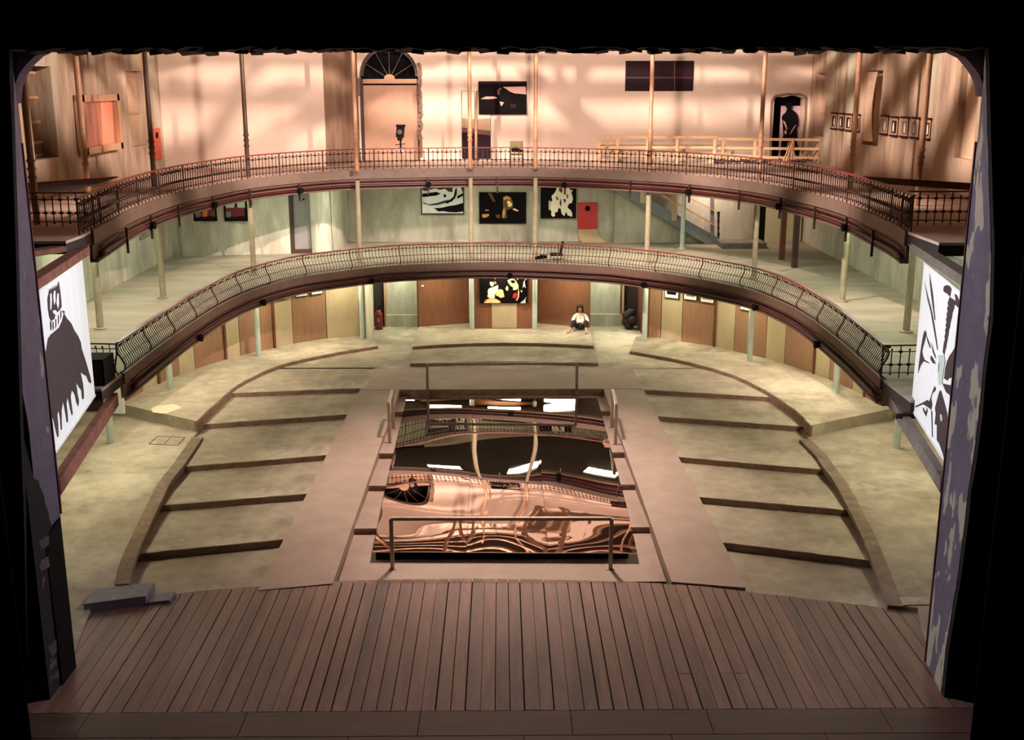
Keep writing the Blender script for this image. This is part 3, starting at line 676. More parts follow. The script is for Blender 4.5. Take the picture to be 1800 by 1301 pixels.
railing([Vector((-11.2,22.6)), Vector((-9.5,22.5)), Vector((-7.8,22.35))], Z1, .63, 'l', 'short bellied iron railing crossing the left end of the lower balcony', 3.3, 24, 'balcony_railing', 'iron')
railing([Vector((7.6,21.85)), Vector((9.4,21.9)), Vector((11.2,21.9))], Z1, .66, 'u', 'short straight iron railing crossing the right end of the lower balcony', 3.3, 20, 'balcony_railing', 'iron')
# boards across both ends of the upper balcony
for lab, nm, pix, m in (('grey tapering parapet board with red top edge behind the left end railing', 'parapet_board', [(44,324),(207,312),(150,330),(45,343)], 'greyboard'), ('long brown parapet board behind the right end railing of the upper balcony', 'parapet_board', [(1516,310),(1722,323),(1722,336),(1560,324)], 'brownboard')):
    mb = MB(); mb.slab([gy(x,y,25.2) for x,y in pix], (0,1,0), .06); o = mb.build(nm, m); tag(o, lab, 'board')
    if m == 'greyboard':
        a, b = gy(44,324,25.2), gy(207,312,25.2); mb = MB(); mb.bar(a+Vector((0,.03,.01)), b+Vector((0,.03,.01)), .1, .03); mb.build('top_edge', 'handrail', o)

# ------------------------------------------------------------------ columns
CC = [(-9.684,26.80),(-9.345,30.87),(-7.66,34.73),(-4.682,37.23),(-1.024,38.24),(1.149,38.17),(4.764,36.71),(7.666,33.88),(9.248,30.11),(9.61,26.15)]
names10 = ['leftmost of the ten', 'second from the left', 'third from the left', 'fourth from the left', 'just left of the centre', 'just right of the centre', 'fourth from the right', 'third from the right', 'second from the right', 'rightmost of the ten']
def column(x, y, z0, z1, r, m, label, group, base=None, rings=None, nm='iron_column'):
    t = empty(nm, (x, y, z0), label, 'column', group)
    mb = MB(); mb.tube([(x,y,z0),(x,y,z1)], [r*1.04, r*.96], 14); mb.build('shaft', m, t, smooth=False)
    if base: mb = MB(); mb.tube([(x,y,z0),(x,y,z0+.03),(x,y,z0+.05)], [base, base, r*1.2], 16); mb.build('base_plate', m, t)
    if rings:
        mb = MB()
        for z in rings: mb.tube([(x,y,z-.025),(x,y,z+.025)], r*1.35, 14)
        mb.build('ring_moulding', m, t)
    return t
for i, (x, y) in enumerate(CC):
    zg = ZW if i in (0, 9) else (ZC if i in (4, 5) else ZP)
    column(x, y, zg, Z1-.3, .085, 'bluecol', 'pale blue round column under the lower balcony, %s' % names10[i], 'pale blue columns under the lower balcony')
    if i > -1: column(x, y, Z1, Z2-.3, .08, 'olivecol', 'olive round column standing on the lower balcony, %s' % names10[i], 'columns on the lower balcony', base=.16)
    column(x, y, Z2, ZR-.4, .065, {1:'darkcol', 2:'darkcol'}.get(i, 'topcol'), 'slender moulded column rising from the upper balcony, %s' % names10[i], 'slender columns on the upper balcony', rings=[-1.78,-1.62,-1.46])
column(6.49, 40.32, Z1, Z2-.24, .08, 'bluecol', 'pale column beside the staircase on the lower balcony', 'columns on the lower balcony', base=.14)
column(-9.35, 22.9, Z2, ZR-.4, .065, 'topcol', 'slender moulded column at the far left edge, partly behind the left pier', 'slender columns on the upper balcony', rings=[-1.78,-1.62,-1.46])
column(9.55, 22.6, Z2, ZR-.4, .065, 'darkcol', 'slender column at the far right edge, partly behind the right pier', 'slender columns on the upper balcony', rings=[-1.78,-1.62])
x0 = gy(836,160,39.4); column(x0.x, 39.4, Z2, x0.z, .045, 'topcol', 'short free-standing pole before the plum picture on the upper balcony', 'poles', nm='pole')
for (x, y, m, lab) in ((9.43, 37.68, 'timber_red', 'square red-brown wooden post, the further of the two near the stair landing'), (9.42, 35.97, 'darkframe', 'square dark maroon wooden post, the nearer of the two near the stair landing')):
    mb = MB(); mb.box((x, y, (Z1+Z2)/2-.12), (.17, .17, Z2-Z1-.24)); tag(mb.build('wooden_post', m), lab, 'post', 'square posts on the lower balcony')

# ------------------------------------------------------------------ proscenium wall
PY0, PY1, PX = 15.4, 16.4, 6.8
mb = MB()
def ys(mb, poly, y0=PY0, y1=PY1): mb.slab([(x, y0, z) for x, z in poly], (0,1,0), y1-y0)
NL = [gy(x,y,PY0) for x,y in [(22,84),(22,120),(26.5,221),(30,337),(33,430),(37,595),(41,744),(47,900),(51,1100),(54,1232)]]
NR = [gy(x,y,PY0) for x,y in [(1733,84),(1733,113),(1736,221),(1740,360),(1743,430),(1740,562),(1727,661),(1722,727),(1709,826),(1702,860),(1699,900),(1685,1008),(1663,1140),(1655,1223)]]
ys(mb, [(-16,8),(-16,-10),(NL[-1].x,-10)] + [(v.x,v.z) for v in NL[::-1]] + [(NL[0].x,8)], PY0-.1, PY0)
ys(mb, [(-16,8),(-16,-10),(-PX-.04,-10),(-PX-.04,8)], PY0+.001, PY1)
ys(mb, [(16,8),(16,-10),(NR[-1].x,-10)] + [(v.x,v.z) for v in NR[::-1]] + [(NR[0].x,8)], PY0-.1, PY0)
ys(mb, [(16,8),(16,-10),(PX+.04,-10),(PX+.04,8)], PY0+.001, PY1)
random.seed(11)
rag = [(-6.6+13.2*k/100, .462+random.choice([0,0,.01,-.015,-.03,.02])) for k in range(101)]
ys(mb, [(-7.2, 8),(-7.2,.47)] + rag + [(7.2,.47),(7.2, 8)], PY0-.1, PY1)
struct(mb, 'wall_proscenium', mat('unlit_black_wall', (20,16,17), .95, noise=(12,10,11), scale=3))  # black stands for the wall's unlit face, shade put into its colour
# painted reveals: purple paint flaking off pale plaster
def flake(name, rgb, flk, lo, hi, sc):
    m = mat(name, rgb, .75, noise=tuple(int(v*.82) for v in rgb), scale=2.2, bump=.3, bscale=12); nt = m.node_tree; b = nt.nodes['Principled BSDF']
    src = b.inputs['Base Color'].links[0].from_socket; tc = nt.nodes.new('ShaderNodeTexCoord'); mp = nt.nodes.new('ShaderNodeMapping'); mp.inputs['Scale'].default_value = (1,1,.45)
    nt.links.new(tc.outputs['Object'], mp.inputs[0]); n = nt.nodes.new('ShaderNodeTexNoise'); n.inputs['Scale'].default_value = sc; n.inputs['Detail'].default_value = 3
    nt.links.new(mp.outputs[0], n.inputs['Vector']); r = nt.nodes.new('ShaderNodeMapRange'); r.inputs[1].default_value = lo; r.inputs[2].default_value = hi; nt.links.new(n.outputs[0], r.inputs[0])
    mx = nt.nodes.new('ShaderNodeMix'); mx.data_type = 'RGBA'; nt.links.new(r.outputs[0], mx.inputs[0]); nt.links.new(src, mx.inputs[6]); mx.inputs[7].default_value = (*lin(flk), 1); nt.links.new(mx.outputs[2], b.inputs['Base Color']); return m
flake('purple_left', (104,96,112), (150,144,132), .66, .68, 3.0)
flake('purple_right', (104,98,116), (170,168,148), .535, .555, 2.6)
def reveal(name, near, far, m):
    mb = MB(); n = len(near); V = list(near)+list(far); s_ = 1 if near[0].x > 0 else -1
    V += [v+Vector((s_*.03,0,0)) for v in V]
    F = [(k,k+1,n+k+1,n+k) for k in range(n-1)] + [(2*n+k,3*n+k,3*n+k+1,2*n+k+1) for k in range(n-1)] + [(0,n,3*n,2*n),(n-1,3*n-1,4*n-1,2*n-1)]
    mb.add(V, F); return struct(mb, name, m)
def sub(P, n=24):
    out = []
    for k in range(n+1):
        z = P[0].z+(P[-1].z-P[0].z)*k/n
        for a, b in zip(P, P[1:]):
            if b.z <= z+1e-6: break
        t = (z-a.z)/(b.z-a.z) if abs(b.z-a.z) > 1e-9 else 0
        out.append(a.lerp(b, max(0, min(1, t))))
    return out
bl = sub([gy(x,y,Y) for x,y,Y in [(22,84,15.42),(26.5,221,15.42),(30,337,15.42),(33,430,15.42),(37,595,15.42),(40,694,15.42),(50,744,15.5),(60,850,15.7),(72,945,15.82)]])
reveal('wall_reveal_left', bl, [Vector((-PX, 16.38, v.z if k < 24 else -6.43)) for k, v in enumerate(bl)], 'purple_left')
mb = MB(); mb.slab([(-6.83, 15.82, -6.62), (-PX, 16.38, -6.43), (-PX, 16.38, -9.0), (-PX, 15.82, -9.0)], (-1,0,0), .03); struct(mb, 'wall_reveal_left_base', 'black')
nr = sub([v for v in NR]); reveal('wall_reveal_right', [Vector((v.x, PY0+.02, v.z)) for v in nr], [Vector((PX, 16.38, v.z)) for v in nr], 'purple_right')
# rounded upper corners on the auditorium face of the opening
M['plumstone'] = mat('plum_masonry', (124,100,112), .95, noise=(64,46,56), scale=4, bump=1, bscale=9)
for px_, nm in (([(22,182),(25,152),(34,130),(46,113),(62,98),(85,87),(140,82),(140,70),(8,70),(8,182)], 'left'), ([(1730,170),(1728.8,150),(1720.7,131.5),(1711.5,117.7),(1697.6,101.5),(1674.6,90),(1640,82),(1640,70),(1750,70),(1750,170)], 'right')):
    mb = MB(); P = [gy(x,y,16.15) for x,y in px_]; mb.slab(P, (0,1,0), .3); struct(mb, 'wall_corner_'+nm, 'plumstone')
mb = MB()
for s in (-1, 1): mb.bar((s*(PX-.005), 16.4, -.8), (s*(PX-.005), 16.4, -9.0 if s > 0 else -6.4), .03, .03)
struct(mb, 'trim_reveal_edge', 'brass')
# rough masonry in the corner curves and broken pier at the lower left
random.seed(5)
def rubble(name, cells, m='stone'):
    mb = MB()
    for (x, y, z, dx, dy, dz) in cells:
        R = Matrix.Rotation(random.uniform(-.2,.2),3,'X') @ Matrix.Rotation(random.uniform(-.2,.2),3,'Z') @ Matrix.Rotation(random.uniform(-.15,.15),3,'Y'); mb.box((x,y,z),(dx,dy,dz),R=R)
    return struct(mb, name, m)
rubble('wall_rubble', [(-7.02+random.uniform(-.05,.05), 15.68+random.uniform(-.08,.08), -9+.1+k*.085, random.uniform(.2,.34), random.uniform(.25,.4), random.uniform(.12,.2)) for k in range(28)])
rubble('wall_rubble', [(x, random.uniform(PY0+.1,PY1-.1), .47+random.uniform(-.02,.02), .16, .3, random.uniform(.05,.1)) for x in [-6.2+.13*k for k in range(96)]])

# ------------------------------------------------------------------ roof and trusses (seen in the mirror, and shading the floods)
mb = MB(); mb.box((0, 29.5, ZR+.1), (24, 28, .2)); struct(mb, 'ceiling', 'ceil')
mb = MB()
for k in range(19):
    y = 17.3+k*1.3
    mb.box((0, y, 3.3), (22.4, .22, .16))
struct(mb, 'ceiling_purlin', 'joist')
mb = MB()
for x in (-9.3, -5.6, -1.9, 1.8, 5.5, 9.2):
    mb.bar((x,16.6,2.9),(x,42.2,2.9),.14,.2); mb.bar((x,16.6,4.4),(x,42.2,4.4),.14,.2)
    for k in range(9): y = 17+k*2.8; mb.bar((x,y,2.95),(x,y+1.4,4.35),.09); mb.bar((x,y+1.4,4.35),(x,y+2.8,2.95),.09)
struct(mb, 'ceiling_truss', 'joist')

# ------------------------------------------------------------------ lamps under the balconies
M['tube_lo'] = mat('lit_diffuser', (250,240,206), .5, emit=11.5); M['tube_up'] = mat('lit_diffuser_upper', (240,248,220), .5, emit=15)
ordn = ['first','second','third','fourth','fifth','sixth','seventh','eighth','ninth','tenth','eleventh','twelfth']
def fixture(x, y, z, rz, lab, grp, m, L=1.15, Wd=.5):
    t = empty('ceiling_lamp', (x, y, z), lab, 'lamp', grp)
    R = Matrix.Rotation(rz, 3, 'Z'); mb = MB(); mb.box((x,y,z-.03), (L+.06,Wd+.06,.06), R=R); mb.build('housing', 'white', t)
    mb = MB(); mb.box((x,y,z-.066), (L,Wd,.012), R=R); mb.build('diffuser', m, t)
for i, x in enumerate((-1.95, .08, 2.05)):
    fixture(x, 37.85, Z1-.24, 0, 'bright square ceiling lamp over the middle platform, %s' % ('left','middle','right')[i] , 'lamps under the lower balcony', 'tube_lo', 1.1, .55)
Q = resample(LO, 2.5); nq = normals(Q)
for i, (q, n) in enumerate(zip(Q, nq)):
    if abs(q.x) < 3.5: continue
    c = q-n*1.1; side_ = 'left' if q.x < 0 else 'right'
    fixture(c.x, c.y, Z1-.24, math.atan2(n.y, n.x)+PI/2, 'ceiling lamp under the %s arm of the lower balcony, %s from the stage' % (side_, ordn[(i if q.x < 0 else len(Q)-1-i)]), 'lamps under the lower balcony', 'tube_lo')
Q = resample(UP, 2.5); nq = normals(Q)
for i, (q, n) in enumerate(zip(Q, nq)):
    if i in (0, len(Q)-1): continue
    c = q-n*1.35; side_ = 'left' if q.x < -3 else ('right' if q.x > 3 else 'middle')
    fixture(c.x, c.y, Z2-.24, math.atan2(n.y, n.x)+PI/2, 'ceiling lamp under the upper balcony, %s' % ('%s from the stage along the %s arm' % (ordn[(i if q.x < 0 else len(Q)-1-i)-1], 'left' if q.x < 0 else 'right')), 'lamps under the upper balcony', 'tube_up', 1.2, .42)
for x in (-3.6, 3.7):
    fixture(x, 39.1, -6.0, 0, 'ceiling lamp in the %s doorway passage under the balcony' % ('left' if x < 0 else 'right'), 'passage lamps', 'tube_up', .9, .5)

# ------------------------------------------------------------------ hanging prints with their beams
def hang(s, A, B, zt, zb, base, traces, lab, cat_, mdark):
    A = Vector((*A, 0)); B = Vector((*B, 0)); d = (B-A).normalized(); N = Vector((d.y, -d.x, 0)); N = N if N.x*s < 0 else -N
    P = [Vector((A.x,A.y,zt)), Vector((B.x,B.y,zt)), Vector((B.x,B.y,zb)), Vector((A.x,A.y,zb))]
    t = empty('hanging_print', (A.x, A.y, zb), lab, cat_)
    mb = MB(); mb.slab(P, -N, .012); mb.build('cloth', base, t)
    mb = MB(); mb.bar(P[0], P[1], .03); mb.build('hem_rod', 'white', t); mb = MB(); mb.bar(P[3], P[2], .03); mb.build('hem_rod', 'white', t)
    mb = MB()
    for tr in traces: mb.slab([gp(x, y, A+N*.006, N) for x, y in tr], -N, .004)
    mb.build('printed_shape', mdark, t); return t, N, A
k = 3.0263
L1 = [ [(250,365),(268,395),(290,420),(305,455),(325,485),(340,520),(345,555),(360,600),(375,650),(388,695),(396,730),(392,740),(380,728),(370,700),(352,690),(338,676),(352,745),(356,790),(356,822),(346,820),(342,775),(330,760),(315,732),(322,790),(330,830),(326,862),(316,840),(308,800),(292,772),(286,810),(292,860),(297,895),(292,910),(284,880),(276,840),(268,810),(264,850),(270,900),(272,945),(265,945),(258,900),(250,860),(246,835),(238,880),(238,930),(240,985),(234,985),(230,930),(222,880),(215,905),(220,960),(222,1020),(215,1025),(205,980),(196,940),(188,915),(186,960),(182,985),(172,930),(160,860),(150,740),(142,650),(143,600),(155,560),(165,500),(180,478),(200,462),(225,440),(240,405)],
       [(168,262),(172,236),(176,252),(181,230),(186,246),(191,222),(196,240),(201,216),(205,236),(210,214),(214,232),(219,196),(224,206),(232,260),(236,300),(238,330),(226,350),(205,370),(200,395),(182,408),(172,385),(165,340),(162,290)],
       [(240,350),(258,358),(248,366)], [(176,412),(181,404),(185,430),(183,458),(178,450)], [(190,410),(194,408),(196,440),(193,458),(190,440)], [(204,398),(208,394),(210,430),(206,448)], [(218,380),(222,372),(224,404),(220,428)], [(232,356),(236,352),(236,384),(231,400)] ]
L1 = [trace(t, 30, 430, k) for t in L1]
lt, N1, A1_ = hang(-1, (-7.75,20.84), (-7.17,17.3), -3.09, -5.73, 'print_white', L1, 'big white hanging print of a dark dripping caped shape at the left side', 'print', 'print_dark')
mb = MB()
for tr in ([(176,262),(184,258),(186,300),(182,352),(176,340)], [(196,246),(204,244),(206,300),(198,322),(192,280)], [(214,262),(222,258),(224,318),(218,344),(210,312)], [(190,352),(206,348),(214,360),(204,372),(192,366)]):
    mb.slab([gp(x, y, A1_+N1*.012, N1) for x, y in trace(tr,30,430,k)], -N1, .003)
mb.build('printed_light_streak', 'print_white', lt)
R1 = [ [(296,240),(300,222),(314,215),(330,220),(340,235),(335,262),(332,278),(318,262),(300,252)],
       [(330,278),(345,288),(360,300),(355,330),(352,345),(345,365),(343,385),(338,402),(334,420),(332,440),(326,455),(324,480),(320,500),(316,520),(312,545),(306,565),(302,588),(293,572),(296,548),(300,520),(305,505),(303,490),(308,470),(306,455),(312,440),(308,428),(314,412),(310,398),(316,385),(314,370),(320,352),(316,340),(323,325),(320,310)],
       [(356,262),(368,268),(380,295),(392,325),(390,346),(375,335),(362,322),(350,310),(362,296)],
       [(197,200),(215,275),(232,340),(245,400),(262,510),(268,560),(264,560),(254,500),(240,420),(228,352),(212,290)], [(224,155),(234,215),(242,270),(248,340),(254,400),(250,400),(240,330),(232,270),(226,215)],
       [(200,455),(208,475),(196,520),(184,565),(188,590),(196,612),(222,628),(220,632),(192,620),(178,640),(162,684),(166,640),(172,590),(184,510),(192,470)],
       [(206,480),(222,520),(230,545),(226,552),(212,515)], [(232,520),(244,560),(258,600),(255,606),(240,570)],[(230,590),(240,600),(252,622),(256,636),(240,630),(228,610)],
       [(398,490),(392,560),(384,620),(372,700),(345,706),(326,712),(318,724),(300,712),(306,660),(316,620),(330,590),(345,570),(372,520)],
       [(292,738),(320,745),(350,750),(366,775),(356,870),(345,878),(338,850),(330,800),(312,786),(304,770)],
       [(276,780),(284,775),(300,830),(318,900),(320,960),(320,1010),(328,1055),(325,1100),(318,1140),(308,1125),(300,1138),(292,1110),(275,1060),(262,1040),(262,960),(250,955),(256,900),(252,870),(262,830)],
       [(250,752),(258,765),(252,780),(240,790),(232,815),(238,850),(232,880),(216,866),(190,850),(150,866),(146,860),(188,840),(212,826),(222,835),(240,778)],
       [(204,862),(214,880),(205,915),(192,890),(186,868),(192,868),(202,890),(208,880)], [(232,880),(238,890),(240,1025),(236,1025)],
       [(272,620),(280,610),(276,660),(274,690),(268,680)], [(296,600),(304,602),(298,660),(290,700),(288,690),(294,650)] ]
R1 = [trace(t, 1560, 430, k) for t in R1]
rt, N2, A2_ = hang(1, (7.75,20.5), (7.17,17.2), -3.16, -5.95, 'print_white', R1, 'big white hanging print of a dark insect-like shape at the right side', 'print', 'print_dark')
mb = MB()
for tr in ([(268,590),(300,585),(306,620),(296,680),(290,740),(272,745),(268,700),(276,640)],):
    mb.slab([gp(x, y, A2_+N2*.011, N2) for x, y in trace(tr,1560,430,k)], -N2, .002)
mb.slab([gp(x, y, A2_+N2*.013, N2) for x, y in trace([(278,905),(286,902),(292,920),(290,940),(282,940)],1560,430,k)], -N2, .002)
mb.build('printed_pale_shape', 'teal', rt)
# edge beams beyond the balcony floors
def beam(a, b, wd, ht, m, lab, grp=None):
    mb = MB(); mb.bar(a, b, wd, ht); tag(mb.build('steel_beam' if m != 'greybeam' else 'timber_beam', m), lab, 'beam', grp)
beam((-7.82,21.15,-3.0),(-7.22,16.9,-3.0), .22, .16, 'rust', 'rusty beam above the left hanging print')
beam((7.82,21.1,-2.98),(7.24,16.9,-2.98), .22, .16, 'greybeam', 'weathered grey beam above the right hanging print')
beam((-7.78,21.95,-6.12),(-7.0,16.8,-6.12), .14, .26, 'rust', 'rusty brown beam under the left hanging print')
beam((7.78,21.6,-6.12),(7.0,16.8,-6.15), .14, .24, 'greybeam', 'weathered grey beam under the right hanging print')
beam((7.95,20.6,-6.0),(7.3,17.0,-6.0), .1, .16, 'rust', 'second rusty beam behind the grey one under the right hanging print')
for a, b in ((( -7.95,20.9,-2.96),(-9.9,20.2,-2.96)),): pass
p = gx(60,450,-7.9)
a = gp(56,449,Vector((0,18.9,0)),Vector((0,1,0))); b = gy(146,403,20.3)
beam((-9.2,18.0,-2.86),(-7.95,20.4,-2.86), .3, .1, 'rust', 'diagonal salvaged plank leaning under the left end of the upper balcony')
for z, Y_ in ((-3.08,18.6),(-3.1,17.6)): beam((-8.6,Y_,z),(-7.5,Y_,z), .1, .1, 'redpipe', 'short dark cross beam above the left print, %s one' % ('farther' if Y_ > 18 else 'nearer'), 'short cross beams at the left print')
beam((7.35,20.2,-6.0),(8.6,20.2,-6.0), .12, .1, 'redpipe', 'short dark cross beam at the far lower corner of the right print')
# dark box speaker on the left end of the lower balcony
c = (-8.05, 21.75); t = empty('loudspeaker', (c[0], c[1], Z1), 'black box loudspeaker by the left end of the lower balcony railing', 'speaker')
mb = MB(); mb.box((c[0], c[1], Z1+.27), (.58,.62,.52)); mb.build('cabinet', 'black', t)
mb = MB(); mb.box((c[0]+.0, c[1]-.315, Z1+.27), (.48,.015,.44)); mb.build('grille', 'iron', t)

# ------------------------------------------------------------------ pictures
def pic(name, lab, corners, Y, base, patches, cat_='picture', frame=None, grp=None, th=.04, s=None, o=(0,0)):
    """corners = (x0,y0,x1,y1) in the photograph; the picture hangs upright on the plane at depth Y"""
    p = gy(corners[0], corners[1], Y); q = gy(corners[2], corners[3], Y)
    x0, x1 = p.x, q.x; z1, z0 = p.z, q.z
    t = empty(name, ((x0+x1)/2, Y, z0), lab, cat_, grp)
    mb = MB(); mb.box(((x0+x1)/2, Y+th/2, (z0+z1)/2), (x1-x0, th, z1-z0)); mb.build('print_sheet', base, t)
    if frame:
        fm, fw = frame; mb = MB()
        for a in ((x0+x1)/2,): mb.box((a, Y, z1), (x1-x0+fw, .05, fw)); mb.box((a, Y, z0), (x1-x0+fw, .05, fw))
        for a in (x0, x1): mb.box((a, Y, (z0+z1)/2), (fw, .05, z1-z0+fw))
        mb.build('frame', fm, t)
    by = {}
    for j, (m, poly) in enumerate(patches):
        if m not in by: by[m] = (MB(), len(by))
        mbp, lv = by[m]
        P = [gy(a, b, Y-.006-.003*j) for a, b in poly]
        P = [Vector((min(max(v.x, x0+.01), x1-.01), v.y, min(max(v.z, z0+.01), z1-.01))) for v in P]
        mbp.slab(P, (0,1,0), .003)
    for m, (mbp, lv) in by.items(): mbp.build('printed_shape', m, t)
    return t
# lower hall, the screaming face
S = 10.007; T = lambda pts: trace(pts, 820, 470, S)
M['flesh'] = mat('warm_flesh_print', (246,206,150), .5); M['lips'] = mat('red_lip_print', (196,40,40), .5)
pic('photo_print', 'large bright picture of a white blossom shape and shouting face on the central wall', (843,487,927,533), 38.26, 'blackgloss', [
 ('orange', T([(300,635),(330,575),(390,545),(520,560),(600,600),(605,635)])), ('flesh', T([(320,632),(370,570),(430,545),(520,555),(580,590),(592,632)])),
 ('flesh', T([(500,440),(540,400),(600,385),(640,400),(668,520),(600,540),(560,510),(520,500)])),
 ('white', T([(405,270),(430,250),(470,265),(480,290),(470,330),(430,330)])), ('orange', T([(478,250),(510,245),(530,280),(515,300),(485,295)])),
 ('white', T([(385,380),(430,360),(500,335),(555,310),(560,370),(530,430),(500,480),(500,540),(430,555),(400,540),(360,510),(380,470),(370,430)])),
 ('flesh', T([(720,230),(790,195),(850,215),(885,260),(915,320),(915,370),(870,400),(820,400),(820,350),(780,330),(740,280)])), ('flesh', T([(685,370),(715,320),(735,350),(735,410),(700,405)])),
 ('flesh', T([(910,360),(930,430),(925,520),(890,590),(865,580),(900,520),(905,440)])),
 ('black', T([(770,240),(810,220),(860,240),(850,275),(800,280)])), ('lips', T([(820,470),(870,440),(895,470),(885,520),(850,550),(810,530)])),
 ('white', T([(880,180),(910,185),(900,230)])), ('white', T([(1030,175),(1070,175),(1065,200),(1030,235)])), ('white', T([(1005,250),(1020,230),(1030,300),(1045,370),(1010,330),(985,370)])), ('white', T([(950,390),(985,420),(965,445)])), ('white', T([(940,635),(990,590),(1020,560),(1055,510),(1040,570),(1040,635)])), ('white', T([(480,165),(510,165),(505,210)]))])
# middle storey trio
S2 = 5.294; T2 = lambda pts: trace(pts, 720, 300, S2)
pic('silkscreen_print', 'black and white print of a vehicle-like shape with red flecks on the middle storey wall', (740,310,815,376), YB-.07, 'white', [
 ('print_dark', T2([(115,60),(400,60),(400,200),(360,195),(330,170),(280,180),(240,165),(150,190),(118,180)])), ('white', T2([(130,90),(150,150),(165,110),(190,175),(200,120),(230,160),(240,130),(262,165),(280,130),(310,150),(320,90)])), ('maroon', T2([(140,100),(150,160),(165,130),(180,180),(196,150),(212,178),(230,150),(250,172),(262,140),(282,160),(290,110),(270,120),(240,110),(200,120)])),
 ('black', T2([(118,215),(180,208),(250,198),(290,215),(250,232),(200,238),(140,245),(118,245)])), ('black', T2([(315,225),(330,218),(342,232),(335,250),(320,248)])), ('black', T2([(385,262),(410,240),(425,170),(440,160),(440,215),(420,260),(390,290),(340,300)])),
 ('print_dark', T2([(120,290),(180,315),(260,300),(320,280),(385,268),(330,300),(260,320),(190,325),(130,305)])), ('black', T2([(335,290),(355,280),(370,295),(355,308),(338,302)])),
 ('black', T2([(225,350),(300,345),(360,330),(430,320),(500,300),(500,380),(430,388),(360,385),(320,375),(270,380)])), ('black', T2([(440,240),(495,210),(498,230),(450,262)])), ('print_dark', T2([(470,80),(500,80),(498,170),(488,200),(478,150)])), ('print_dark', T2([(405,120),(425,80),(440,75),(420,130),(408,170)])) ],
 frame=('plum', .035))
M['goldp'] = mat('gold_glow_print', (200,150,80), .5); M['brownp'] = mat('brown_glow_print', (96,56,28), .5)
pic('photo_print', 'dark photograph with a golden lit head on the middle storey wall', (842,338,925,393), YB-.06, 'blackgloss', [
 ('brownp', T2([(725,205),(760,205),(800,290),(775,290)])), ('brownp', T2([(865,260),(900,232),(940,245),(965,300),(960,350),(900,370),(905,440),(860,450),(870,350)])), ('goldp', T2([(870,250),(900,236),(935,250),(935,275),(900,262),(880,280)])), ('flesh', T2([(905,285),(930,280),(955,310),(950,330),(920,340)])), ('goldp', T2([(865,380),(882,340),(890,390),(878,440),(862,430)])), ('flesh', T2([(958,355),(980,352),(1015,372),(1005,380),(965,366)])),
 ('goldp', T2([(675,405),(742,405),(735,425),(700,440),(676,436)])), ('brownp', T2([(800,412),(840,408),(845,440),(812,440)])), ('goldp', T2([(700,365),(735,362),(738,372),(705,374)])) ])
pic('silkscreen_print', 'black print of a white suited figure, left of the red panel', (951,312,1012,383), YB-.07, 'black', [
 ('cream_print', T2([(1350,60),(1480,60),(1480,150),(1505,200),(1520,260),(1510,300),(1480,310),(1470,345),(1500,370),(1515,400),(1510,430),(1470,415),(1455,380),(1440,425),(1415,400),(1405,350),(1385,350),(1375,385),(1350,390),(1355,420),(1335,430),(1318,415),(1320,380),(1310,360),(1310,290),(1330,280),(1320,240),(1350,205),(1370,170),(1350,150)])),
 ('maroon', T2([(1385,175),(1412,150),(1425,180),(1420,210),(1395,195)])), ('print_dark', T2([(1430,260),(1455,270),(1450,300),(1435,290)])), ('print_dark', T2([(1395,300),(1405,255),(1415,300),(1405,340)])), ('maroon', T2([(1360,245),(1375,240),(1385,272),(1368,275)])), ('print_dark', T2([(1462,215),(1475,230),(1470,262),(1460,250)])),
 ('cream_print', T2([(1295,290),(1305,270),(1306,370),(1296,360)])), ('cream_print', T2([(1500,180),(1518,180),(1516,192),(1502,192)]))], frame=('plum', .03))
t = pic('red_panel', 'red rectangular panel with a black round hole on the middle storey wall', (1016,356,1050,403), YB-.06, 'red', [('black', [(1033+4.8*math.cos(a), 366.5+4.8*math.sin(a)) for a in [2*PI*k/16 for k in range(16)]])], 'panel')
# cloth hanging from the red panel to the floor
P0 = gy(1016,403,YB-.1); P1 = gy(1050,401,YB-.1); mb = MB(); n = 10; vs = []
for i in range(n+1):
    f = i/n
    for j in range(7):
        g = j/6; vs.append((P0.x+(P1.x-P0.x+ .25*f*f)*g+.16*f*f, YB-.1-.55*f*f-.04*math.sin(g*6+f*3), P0.z+(Z1+.02-P0.z)*min(1, f*1.15)))
mb.add(vs, [(i*7+j, i*7+j+1, (i+1)*7+j+1, (i+1)*7+j) for i in range(n) for j in range(6)])
tag(mb.build('hanging_cloth', 'tan', smooth=True), 'tan cloth trailing from under the red panel down to the balcony floor', 'cloth')
# middle storey, left pair
S3 = 5.0; T3 = lambda pts: trace(pts, 300, 240, S3)
for lab, c, dx in (('dark framed photograph of a pale figure on a red sofa, left of the pair', (340,352,380,387), 0), ('dark framed photograph of a red-clad figure on a red sofa, right of the pair', (394,350,434,387), 268)):
    pic('framed_photo', lab, c, 38.8 if dx == 0 else 38.92, 'plum', [('teal', T3([(215+dx,570),(385+dx,570),(385+dx,630),(215+dx,630)])), ('maroon', T3([(215+dx,626),(380+dx,626),(380+dx,700),(215+dx,700)])), ('greyprint', T3([(218+dx,660),(262+dx,660),(262+dx,708),(218+dx,708)])),
      ('maroon' if dx else 'orange', T3([(285+dx,625),(300+dx,600),(318+dx,605),(325+dx,650),(320+dx,705),(280+dx,705)])), ('black' if dx else 'tan', T3([(290+dx,605),(302+dx,585),(316+dx,588),(312+dx,615)]))], frame=('black', .06), grp='sofa photographs')
